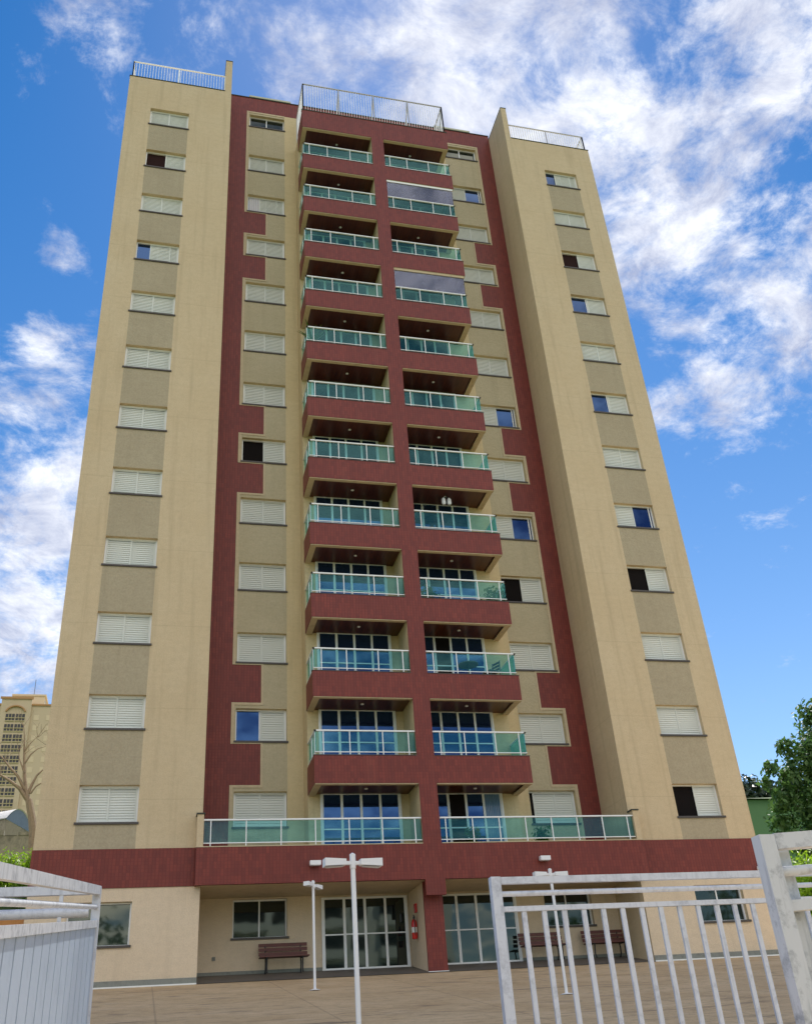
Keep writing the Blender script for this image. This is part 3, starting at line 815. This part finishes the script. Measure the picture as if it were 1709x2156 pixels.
bench(17.95, 1.62, 'brown slatted bench beside the right hand porch doors, behind the white gate')
bench(20.10, 1.62, 'brown slatted bench in the porch corner at the right, behind the white gate')

# lamp posts
def lamp_post(x, y, h, rot, label, pole_r=.032):
    z0 = gz(y); o = thing('lamp_post', (x, y, z0), label, 'lamp post', 'white double headed lamp posts on the plaza')
    build(MB().tube([(x, y, z0), (x, y, z0+h)], pole_r, 12), 'pole', 'lamp_white', o)
    build(MB().lathe(x, y, [(.13, z0), (.13, z0+.012), (.05, z0+.03)], 14), 'base_plate', 'lamp_white', o)
    c_, s_ = math.cos(rot), math.sin(rot); zt = z0+h-.09
    build(MB().bar((x-c_*.12, y-s_*.12, zt), (x+c_*.12, y+s_*.12, zt), .045, .045).lathe(x, y, [(pole_r+.008, z0+h-.16), (pole_r+.008, z0+h+.02), (.01, z0+h+.04)], 12), 'arm', 'lamp_white', o)
    for sg in (-1, 1):
        a, b = sg*.10, sg*.39
        hd = MB(); pts = []
        for (u, w0, zz0, zz1) in ((a, .055, -.038, .036), (b, .075, -.055, .044)):
            for (v_, z_) in ((-w0, zz0), (w0, zz0), (w0, zz1), (-w0, zz1)): pts.append((x+c_*u-s_*v_, y+s_*u+c_*v_, zt+z_+.01))
        n = len(hd.v); hd.v += pts
        for q in ((0,1,2,3),(7,6,5,4),(0,4,5,1),(1,5,6,2),(2,6,7,3),(3,7,4,0)): hd.f.append(tuple(n+i for i in q))
        h_ = build(hd, 'lamp_head', 'lamp_white', o)
        ln = MB(); l4 = []
        for u, v_ in ((a+sg*.03, -.045), (b-sg*.03, -.055), (b-sg*.03, .055), (a+sg*.03, .045)):
            l4.append((x+c_*u-s_*v_, y+s_*u+c_*v_, zt-.038-.017*abs(u-a)/.29-.002))
        ln.poly(l4); build(ln, 'lens', 'lamp_lens', h_)
    return o
lamp_post(9.02, -16.69, 2.45, .10, 'nearest and tallest looking white lamp post, in front of the red band')
lamp_post(10.47, -4.284, 2.46, .95, 'small far lamp post standing just left of the glass porch doors')
lamp_post(14.98, -8.86, 2.46, .05, 'white lamp post seen through the bars of the open gate')

# ================================================================== gates and fences
def barred_panel(o, xa, xb, y, zt, slope=0.0, bars=(), matn='gate_white', zbot=-3.0, post=True, dz=(0.025, .13, .25), fr=(.055, .028, .04)):
    def zz(x): return zt+slope*(x-xa)
    build(MB().bar((xa, y, zz(xa)-dz[0]), (xb, y, zz(xb)-dz[0]), .05, fr[0]), 'top_rail', matn, o)
    build(MB().tube([(xa, y, zz(xa)-dz[1]), (xb, y, zz(xb)-dz[1])], fr[1]*.8, 10), 'round_rail', matn, o)
    build(MB().bar((xa, y, zz(xa)-dz[2]), (xb, y, zz(xb)-dz[2]), .04, fr[2]), 'middle_rail', matn, o)
    build(MB().bar((xa, y, zbot+.12), (xb, y, zbot+.12), .04, .05), 'bottom_rail', matn, o)
    for x in bars: build(MB().box(x-.020, x+.020, y-.012, y+.012, zbot+.12, zz(x)-dz[2]-.018), 'bar', matn, o)
yg = -21.6; gzb = gz(yg)+.06
o = thing('barred_gate', (10.5, yg, gz(yg)), 'white metal gate of widely spaced vertical bars, right of the tallest lamp post', 'gate')
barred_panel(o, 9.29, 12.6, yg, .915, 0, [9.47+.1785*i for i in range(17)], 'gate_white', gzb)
build(MB().box(9.20, 9.285, yg-.035, yg+.035, gzb-.04, .92), 'gate_post', 'gate_white', o)
yn = -26.5; zb2 = gz(yn)
o = thing('barred_fence', (9.6, yn, zb2), 'nearest worn white fence with a thick peeling post at the right edge', 'fence')
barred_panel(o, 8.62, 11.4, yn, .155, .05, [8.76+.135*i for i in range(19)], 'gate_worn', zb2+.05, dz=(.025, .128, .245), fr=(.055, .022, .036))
build(MB().box(8.550, 8.612, yn-.035, yn+.02, zb2, .152), 'fence_post', 'gate_worn', o)
build(MB().box(8.640, 8.700, yn+.03, yn+.09, zb2, .11), 'gate_stile', 'gate_worn', o)
# left leaf: corrugated sheet gate swung open, running up the ramp
ya, yb = -28.6, -21.76
def lx(y): return 6.06+.065*(y+21.7)
def lp(y, h): return (lx(y), y, gz(y)+h)
o = thing('sheet_gate', lp((ya+yb)/2, 0), 'white sheet metal gate leaf standing open at the lower left', 'gate')
build(MB().bar(lp(ya, 1.985), lp(yb+.03, 1.985), .05, .062), 'top_rail', 'gate_worn', o)
build(MB().tube([lp(ya, 1.868), lp(yb, 1.868)], .0175, 10), 'round_rail', 'gate_worn', o)
build(MB().bar(lp(ya, 1.752), lp(yb, 1.752), .045, .05), 'middle_rail', 'gate_worn', o)
build(MB().box(lx(yb)-.03, lx(yb)+.03, yb-.005, yb+.055, gz(yb)+.05, gz(yb)+2.012), 'gate_stile', 'gate_white', o)
sh = MB(); y = ya; pitch = .25
while y < yb-.02:
    y1 = min(y+pitch, yb-.008)
    prof = [(y, .075), (y+.022, .075), (y+.026, 0), (y1-.002, 0), (y1, .075)]
    for (p0, d0), (p1, d1) in zip(prof[:-1], prof[1:]):
        A_ = [(lx(p0)+.012-d0, p0), (lx(p1)+.012-d1, p1)]
        sh.quad((*A_[0], gz(p0)+.08), (*A_[1], gz(p1)+.08), (*A_[1], gz(p1)+1.727), (*A_[0], gz(p0)+1.727))
        sh.quad((A_[0][0]-.003, p0, gz(p0)+.08), (A_[0][0]-.003, p0, gz(p0)+1.727), (A_[1][0]-.003, p1, gz(p1)+1.727), (A_[1][0]-.003, p1, gz(p1)+.08))
    y = y1
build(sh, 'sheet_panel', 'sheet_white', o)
build(MB().bar(lp(ya, .08), lp(yb, .08), .05, .05), 'bottom_rail', 'gate_white', o)
yf_ = -21.0
o = thing('barred_fence', (3.5, yf_, gz(yf_)), 'pale fence with thin rails partly hidden behind the sheet metal gate', 'fence')
barred_panel(o, 0.2, 5.97, yf_, 1.03, .002, [0.4+.2*i for i in range(27)], 'gate_white', gz(yf_)+.06, dz=(.03, .20, .45), fr=(.07, .05, .05))
build(MB().box(5.735, 5.765, yf_-.02, yf_+.02, gz(yf_), 1.0), 'fence_post', 'gate_white', o)
o = MB().box(-9, 2.83, 4.0, 4.2, 2.0, 4.84)
tag(build(o, 'boundary_wall', 'orange_plaster', None, (0, 4.1, 2.6)), 'low orange plastered wall glimpsed between the rails at far left', 'wall')

# ================================================================== vegetation
def leaf_blob(mb, centres, n, size, seed, flat=.55, shell=.35):
    rnd = random.Random(seed); tot = sum(c_[3]**2 for c_ in centres)
    for cx, cy2, cz, r_ in centres:
        for i in range(int(n*r_**2/tot)):
            d = Vector((rnd.gauss(0, 1), rnd.gauss(0, 1), rnd.gauss(0, 1))).normalized()
            rr = r_*(shell+(1-shell)*rnd.random()**.6)*(1+.18*rnd.gauss(0, 1))
            p_ = Vector((cx, cy2, cz))+d*rr*Vector((1, 1, .85)).length/1.65
            nrm = (d*.6+Vector((rnd.uniform(-1, 1), rnd.uniform(-1, 1), rnd.uniform(-.2, 1)))).normalized()
            a = nrm.cross(Vector((rnd.uniform(-1, 1), rnd.uniform(-1, 1), rnd.uniform(-1, 1)))).normalized(); b = nrm.cross(a)
            L = size*rnd.uniform(.6, 1.35); w_ = L*flat*.5
            mb.poly([p_-a*L*.5, p_-a*L*.05+b*w_, p_+a*L*.5-nrm*L*.12, p_-a*L*.05-b*w_])
    return mb
def branch(mb, p0, d, L, r_, depth, rnd, ends=None, up_=.25, spread=.7):
    pts = [Vector(p0)]; rad = [r_]; d = Vector(d).normalized(); n = 4
    for i in range(n):
        d = (d+Vector((rnd.uniform(-1, 1), rnd.uniform(-1, 1), rnd.uniform(-.4, 1)))*.16).normalized()
        pts.append(pts[-1]+d*L/n); rad.append(r_*(1-.5*(i+1)/n))
    mb.tube(pts, rad, 6, cap=False)
    if depth > 0:
        for j in range(rnd.choice((2, 3))):
            k = rnd.choice((2, 3, 4)) if j else 4
            dd = (d+Vector((rnd.uniform(-1, 1), rnd.uniform(-1, 1), rnd.uniform(-.3, 1)*up_*3))*spread).normalized()
            branch(mb, pts[k], dd, L*rnd.uniform(.6, .85), rad[k]*.8, depth-1, rnd, ends, up_, spread)
    elif ends is not None: ends.append(pts[-1])

# leafy tree at the right
o = thing('leafy_tree', (41.2, 14.6, terrain_z(41.2, 14.6)), 'dense dark green tree at the right edge beside the green building', 'tree')
tb_ = MB(); rnd = random.Random(3)
zg = terrain_z(41.2, 14.6)
tb_.tube([(41.2, 14.6, zg-.1), (41.1, 14.6, zg+2.2), (40.9, 14.5, zg+4.2), (41.0, 14.5, zg+6.0)], [.34, .28, .22, .14], 10)
for d in ((-1, -.2, .7), (.9, .1, .8), (-.3, -.8, .9), (.2, .9, .8), (-.9, .3, .2)):
    branch(tb_, (41, 14.5, zg+3.6), d, 2.3, .14, 1, rnd)
build(tb_, 'trunk', 'bark_dark', o)
cr = [(41.3, 14, 13.9, 1.7), (39.6, 13.6, 12.9, 1.25), (42.4, 14.6, 12.4, 2.0), (39.9, 13.4, 11.4, 1.5), (38.3, 13.8, 11.9, .8), (37.5, 13.8, 10.75, .85), (41, 13.2, 10.6, 2.0),
      (38.9, 13.6, 10.1, 1.2), (37.0, 13.8, 9.6, .75), (40.2, 13.3, 8.9, 1.6), (43.5, 14, 10.5, 2.2), (38.4, 13.8, 13.45, .55), (40.7, 14, 15.3, .8), (42.2, 14, 8.6, 1.8), (37.2, 13.9, 12.35, .42), (36.75, 13.9, 11.6, .36), (38.2, 13.9, 8.6, .9)]
build(leaf_blob(MB(), cr, 15000, .34, 11, .5, .25), 'crown', 'leaf_dark', o)
# shrubs at the right behind the fence
for i, (x, y, z, r_) in enumerate(((31.6, 5.4, 5.5, 1.0), (33.4, 6.2, 5.4, 1.2), (35.6, 6.8, 5.6, 1.3))):
    g0 = terrain_z(x, y)
    o = thing('shrub', (x, y, g0), ('sunlit yellow green shrub seen through the near fence, closest to the tower', 'sunlit yellow green shrub at the right edge, second from the tower', 'sunlit yellow green shrub farthest right under the leafy tree')[i], 'shrub', 'shrubs at the right of the tower')
    m = MB(); rnd = random.Random(i)
    for q in range(6): branch(m, (x, y, g0), (rnd.uniform(-.5, .5), rnd.uniform(-.5, .5), 1), 1.5, .03, 1, rnd)
    build(m, 'stem', 'bark_dark', o)
    build(leaf_blob(MB(), [(x, y, z, r_), (x+.5*r_, y-.2, z-.8, r_), (x-.5*r_, y-.1, z-1.1, r_*.9)], 2600, .26, 40+i, .3, .3), 'foliage', 'leaf_bright', o)
# bright bushes on the bank at the left
for i, (x, y, r_) in enumerate(((2.1, 12.6, .62), (1.1, 13.0, .7), (0.1, 12.6, .72), (-1.1, 13.2, .8), (-2.4, 13.0, .8))):
    g0 = terrain_z(x, y)
    o = thing('bush', (x, y, g0), ('bright yellow green bush touching the left edge of the tower', 'bright yellow green bush second from the tower at far left', 'bright yellow green bush above the open gate at the left edge', 'yellow green bush just past the left edge of the hedge row', 'yellow green bush at the far end of the hedge row')[i], 'bush', 'bushes on the bank left of the tower')
    m = MB(); rnd = random.Random(20+i)
    for q in range(7): branch(m, (x, y, g0-.1), (rnd.uniform(-.5, .5), rnd.uniform(-.5, .5), 1), .9, .025, 1, rnd)
    build(m, 'stem', 'bark_dark', o)
    top = 8.15
    build(leaf_blob(MB(), [(x, y, top-r_*.4+.1, r_), (x-.3, y-.2, top-.9, r_), (x+.25, y-.3, top-1.3, r_)], 2600, .20, 60+i, .30, .2), 'foliage', 'leaf_bright', o)
    build(leaf_blob(MB(), [(x, y-.5, top-2.0, r_*.95), (x+.1, y-.5, top-2.8, r_)], 1300, .20, 80+i, .34, .2), 'lower_foliage', 'leaf_mid', o)

# bare tree behind the shed
o = thing('bare_tree', (-1.1, 40, terrain_z(-1.1, 40)), 'leafless tree with spreading grey limbs in front of the distant tower', 'tree')
m = MB(); 
def limb(pts, r0, r1):
    n = len(pts); m.tube(pts, [r0+(r1-r0)*i/(n-1) for i in range(n)], 7, cap=False)
limb([(-.95, 40, 13.5), (-1.1, 40, 15.6), (-1.31, 40, 16.6), (-1.66, 40, 17.8)], .30, .23)
limb([(-1.66, 40, 17.7), (-1.95, 40, 18.6), (-2.1, 40.1, 19.3), (-2.3, 40, 20.6), (-2.45, 40, 22.0), (-2.6, 40, 22.9)], .17, .02)
limb([(-1.68, 40, 17.7), (-2.3, 39.8, 18.5), (-3.0, 39.6, 19.0), (-3.8, 39.5, 19.45), (-4.8, 39.3, 19.7)], .16, .03)
limb([(-1.95, 40, 18.4), (-2.5, 39.7, 19.3), (-3.1, 39.6, 19.9), (-3.7, 39.5, 20.6), (-4.4, 39.5, 21.0)], .12, .02)
limb([(-1.8, 40, 18.1), (-1.6, 40.1, 18.8), (-1.35, 40.2, 19.5), (-1.0, 40.2, 19.9), (-.5, 40.2, 20.3)], .13, .02)
limb([(-1.6, 40, 18.2), (-1.3, 40, 18.7), (-.8, 40, 19.05), (-.3, 40, 19.2)], .07, .015)
limb([(-2.2, 40, 20.3), (-1.9, 40, 20.9), (-1.5, 40, 21.3), (-.9, 40, 21.5)], .07, .012)
limb([(-2.35, 40, 21.1), (-2.0, 40, 21.7), (-1.6, 40, 22.2)], .05, .012)
limb([(-2.15, 40, 19.6), (-2.6, 40, 20.6), (-2.75, 40, 21.3)], .07, .012)
build(m, 'trunk', 'bark_grey', o)
m = MB(); rnd = random.Random(5)
for q in ((-2.6, 40, 22.9), (-4.4, 39.5, 20.9), (-.9, 40, 21.5), (-.5, 40.2, 20.3), (-2.75, 40, 21.2), (-1.6, 40, 22.1), (-3.5, 39.5, 20.2), (-3.6, 39.5, 19.3), (-2.35, 40, 20.9)):
    for j in range(3): branch(m, q, (rnd.uniform(-1, 1), rnd.uniform(-.5, .5), 1), .8, .022, 1, rnd, spread=.9)
build(m, 'twig', 'bark_grey', o)

# shed with barrel roof, old wall
o = thing('shed', (-3.4, 46, terrain_z(-3.4, 46)), 'barrel roofed shed with a blue grey end panel at the left edge', 'shed')
def arch(y, n=14):
    return [(-3.60+1.80*i/n, y+2.3*i/n, 17.80-.62*i/n+1.12*math.sin(math.pi*(i/n)**.92)) for i in range(n+1)]
A0, A1 = arch(45), [(q[0]-6.4, q[1]+4.8, q[2]+.2) for q in arch(45)]
rf = MB()
for i in range(14): rf.quad(A0[i], A0[i+1], A1[i+1], A1[i])
A0b = [(q[0]+.06, q[1]-.05, q[2]+.05) for q in A0]; A1b = [(q[0], q[1], q[2]+.05) for q in A1]
for i in range(14): rf.quad(A0b[i], A1b[i], A1b[i+1], A0b[i+1]); rf.quad(A0[i], A0b[i], A0b[i+1], A0[i+1])
build(rf, 'roof', 'roof_light', o)
build(MB().poly([(q[0], q[1]+.02, q[2]) for q in A0]), 'end_panel', 'shed_metal', o)
# (panel stands just inside the roof edge)
ws = MB(); ws.poly([(-3.58,45.05,10),(-1.82,47.33,10),(-1.82,47.33,17.16),(-3.58,45.05,17.78)]); ws.poly([(-10,49.85,10),(-3.58,45.05,10),(-3.58,45.05,17.78),(-10,49.85,17.98)]); build(ws, 'wall', 'old_plaster', o)
o = MB().box(-12, -1.55, 43.4, 43.8, 10, 16.25)
for i in range(12): o.box(-12+i*.87, -12+i*.87+.8, 43.35, 43.85, 16.25, 16.25+.12*((i*7) % 5))
tag(build(o, 'stone_wall', 'old_plaster', None, (-6, 43.6, 12)), 'stained old masonry wall below the barrel roofed shed', 'wall')

# distant yellow tower at the left
o = thing('apartment_building', (-24, 196, 30), 'distant yellow apartment tower with dark balconies at the left edge', 'building')
ty = 190.0
tw = MB().box(-40, -14.5, ty, ty+16, 25, 78.0); tw.box(-27.2, -20.9, ty-.6, ty, 25, 79.3)
build(tw, 'wall', 'tower_yellow', o)
build(MB().box(-25.3, -18.6, ty+2, ty+10, 78.0, 81.0).box(-25.6, -18.3, ty+1.8, ty+10.2, 81.0, 81.4), 'roof_house', 'tower_pale', o)
build(MB().box(-27.5, -20.6, ty-.9, ty-.6, 79.3, 79.8).box(-40.2, -27.2, ty-.3, ty, 78.0, 78.4).box(-20.9, -14.3, ty-.3, ty, 78.0, 78.4), 'cornice', 'tower_trim', o)
ar = MB(); n = 10
pts = [(-26.0+4.0*i/n, ty-.85, 76.4+1.25*math.sin(math.pi*i/n)**.6) for i in range(n+1)]
for a, b in zip(pts[:-1], pts[1:]): ar.bar(a, b, .5, .28)
build(ar, 'arch', 'tower_trim', o)
build(MB().tube([(-21.5, ty+6, 81.4), (-21.5, ty+6, 86.5)], .07, 5), 'antenna', 'steel_grey', o)
for i in range(18):
    zt = 75.9-2.33*i
    for x0 in (-25.95, -23.85):
        wdw = build(MB().box(x0, x0+1.85, ty-.66, ty-.601, zt-1.75, zt), 'balcony', 'tower_dark', o)
        build(MB().box(x0+.55, x0+.65, ty-.72, ty-.66, zt-1.75, zt).box(x0+1.2, x0+1.3, ty-.72, ty-.66, zt-1.75, zt).box(x0, x0+1.85, ty-.80, ty-.66, zt-1.0, zt-.85).box(x0, x0+1.85, ty-.80, ty-.66, zt-1.75, zt-1.55), 'balcony_rail', 'tower_slab', wdw)
    for x0 in (-20.2, -17.6, -31, -34):
        build(MB().box(x0, x0+1.1, ty-.05, ty-.002, zt-1.2, zt), 'window', 'tower_pale', o)

# green building and far trees at the right
o = thing('green_building', (64, 50, 8), 'plain green walled building with a pale sloping roof behind the leafy tree', 'building')
build(MB().box(52.3, 80, 40, 60, 4, 17.5), 'wall', 'green_wall', o)
r_ = MB(); r_.poly([(51.9, 39.6, 17.5), (80.4, 39.6, 17.5), (80.4, 50, 20.6), (51.9, 50, 20.0)]); r_.poly([(51.9, 50, 20.0), (80.4, 50, 20.6), (80.4, 60.4, 17.5), (51.9, 60.4, 17.5)])
r_.poly([(51.9, 39.6, 17.5), (51.9, 50, 20.0), (51.9, 60.4, 17.5)]); r_.poly([(80.4, 39.6, 17.5), (80.4, 60.4, 17.5), (80.4, 50, 20.6)])
build(r_, 'roof', 'green_roof', o)
for i, (x, y, top, lab) in enumerate(((86.6, 90, 33.6, 'dark distant tree right against the edge of the tower above the green building'), (90.6, 91, 33.0, 'dark distant tree above the green building, between the others'), (95, 92, 34.5, 'dark distant tree mostly hidden behind the leafy tree'))):
    g0 = terrain_z(x, y)
    o = thing('distant_tree', (x, y, g0), lab, 'tree', 'trees on the hill at the right')
    build(MB().tube([(x, y, g0-.2), (x+.2, y, g0+(top-g0)*.5), (x, y, top-1.5)], [.5, .35, .12], 7), 'trunk', 'bark_dark', o)
    build(leaf_blob(MB(), [(x, y, top-1.6, 1.9), (x-1.4, y, top-3.2, 2.1), (x+1.5, y, top-3.4, 2.2), (x, y, top-5.5, 2.8), (x-1, y, top-8.5, 2.8), (x+1.2, y, top-10.5, 2.8)], 3600, .75, 90+i, .6, .3), 'crown', 'leaf_far', o)

# ================================================================== things on the balconies
def potted(x, y, z, h, label, mat_='leaf_palm', palm=True, seed=1):
    o = thing('potted_plant', (x, y, z), label, 'plant', 'potted plants on the balconies')
    build(MB().lathe(x, y, [(.10, z), (.15, z+.26), (.16, z+.28), (.13, z+.28)], 12), 'pot', 'pot_clay', o)
    m = MB(); rnd = random.Random(seed)
    if palm:
        for i in range(13):
            t_ = rnd.uniform(0, 6.28); L = h*rnd.uniform(.6, 1); dr = Vector((math.cos(t_), math.sin(t_), 0))
            prev = None
            for q in range(6):
                u = q/5; p_ = Vector((x, y, z+.28))+dr*L*.42*u+Vector((0, 0, L*(u-.42*u*u)))
                w_ = .045*(1-u)**.5*math.sin(math.pi*(.15+.85*u))+.004; sd_ = Vector((-dr.y, dr.x, 0))*w_*1.6
                if prev: m.quad(prev[0], prev[1], p_+sd_, p_-sd_)
                prev = (p_-sd_, p_+sd_)
    else: leaf_blob(m, [(x, y, z+.28+h*.4, h*.42), (x, y, z+.2+h*.2, h*.3)], 350, .13, seed, .5, .2)
    build(m, 'foliage', mat_, o)
potted(11.55, .15, 5.60+fl(8), 1.75, 'palm like plant in the left corner of the eighth balcony up, above its glass')
BZ = 5.60
potted(15.55, .25, BZ+fl(4), .80, 'bushy potted plant behind the glass of the fourth balcony up, right side, near the column', 'leaf_mid', False, 5)
potted(17.95, .35, BZ+fl(4), .95, 'bushy potted plant at the outer corner of the fourth balcony up, right side', 'leaf_mid', False, 6)
potted(18.7, .5, BZ, .75, 'small potted plant on the right terrace below the shuttered window', 'leaf_mid', False, 8)
potted(16.3, .3, BZ, .70, 'small potted plant on the right terrace in front of the glass doors', 'leaf_mid', False, 9)
def chair(x, y, z, rot, label):
    o = thing('chair', (x, y, z), label, 'chair', 'chairs on the balconies')
    def P_(u, v, h): return (x+u*math.cos(rot)-v*math.sin(rot), y+u*math.sin(rot)+v*math.cos(rot), z+h)
    build(MB().bar(P_(-.22, 0, .44), P_(.22, 0, .44), .42, .04), 'seat', 'steel_grey', o)
    m = MB()
    for i in range(3): m.bar(P_(.22+.03*i, -.2, .56+.13*i), P_(.22+.03*i, .2, .56+.13*i), .02, .07)
    build(m, 'backrest', 'steel_grey', o)
    for u, v in ((-.2, -.19), (-.2, .19), (.2, -.19), (.2, .19)):
        build(MB().bar(P_(u, v, 0), P_(u+(.08 if u > 0 else 0), v, .88 if u > 0 else .44), .03, .03), 'leg', 'steel_grey', o)
chair(17.55, .25, BZ+fl(3), .4, 'dark slatted chair by the right end of the third balcony up')
chair(17.2, .35, BZ+fl(7), 2.6, 'dark chair behind the glass of the seventh balcony up, right side')
o = thing('table', (16.75, .3, BZ+fl(3)), 'small round table beside the chair on the third balcony up', 'table')
zt = BZ+fl(3)
build(MB().lathe(16.75, .3, [(.36, zt+.70), (.37, zt+.72), (.36, zt+.74)], 18), 'tabletop', 'steel_grey', o)
build(MB().tube([(16.75, .3, zt+.02), (16.75, .3, zt+.70)], .03, 8).lathe(16.75, .3, [(.22, zt), (.2, zt+.03), (.03, zt+.05)], 14), 'pedestal', 'steel_grey', o)
o = thing('pendant_lamp', (16.55, .2, FH0+fl(6)), 'white twin shade pendant lamp hanging from the ceiling of the fifth balcony up', 'lamp')
zc = FH0+fl(6)+.03
build(MB().tube([(16.55, .2, zc), (16.55, .2, zc-.22)], .012, 6), 'rod', 'black_iron', o)
for dx in (-.11, .11): build(MB().lathe(16.55+dx, .2, [(.03, zc-.20), (.075, zc-.26), (.085, zc-.42), (.05, zc-.50)], 12), 'lamp_shade', 'lamp_white', o)
build(MB().bar((16.42, .2, zc-.19), (16.68, .2, zc-.19), .03, .03), 'crossbar', 'black_iron', o)

# ================================================================== across the street (mirrored in the porch glass)
o = thing('apartment_building', (26, -80, -3.3), 'pale block with balconies across the street, seen only mirrored in the porch doors', 'building')
build(MB().box(13, 38, -88, -72, -4, 19), 'wall', 'white_paint', o)
for i in range(7):
    z_ = -.6+2.9*i
    for x0 in (14, 22, 30):
        b_ = build(MB().box(x0, x0+4.5, -72, -70.8, z_, z_+.95), 'balcony', 'white_paint', o)
        build(MB().box(x0+.2, x0+4.3, -71.99, -71.95, z_+.95, z_+2.5), 'sliding_door', 'tower_dark', b_)
        build(MB().box(x0+5.2, x0+6.8, -71.99, -71.9, z_+1.0, z_+2.3), 'window', 'tower_dark', o)
for i, (x, y, h, lab) in enumerate(((3.0, -62, 17, 'street tree mirrored in the ground floor window at the left'), (31, -58, 13, 'street tree mirrored in the right half of the left porch doors'), (47, -60, 17, 'street tree mirrored in the right porch doors'), (64, -62, 19, 'street tree mirrored in the ground floor window at the right'))):
    g0 = terrain_z(x, y)
    o = thing('street_tree', (x, y, g0), lab, 'tree', 'trees across the street')
    build(MB().tube([(x, y, g0-.2), (x+.2, y, g0+h*.35), (x, y, g0+h*.7)], [.4, .3, .1], 7), 'trunk', 'bark_dark', o)
    build(leaf_blob(MB(), [(x, y, g0+h*.8, h*.22), (x-h*.2, y, g0+h*.62, h*.2), (x+h*.2, y, g0+h*.6, h*.22), (x, y, g0+h*.45, h*.24)], 1500, .8, 120+i, .6, .3), 'crown', 'leaf_dark', o)
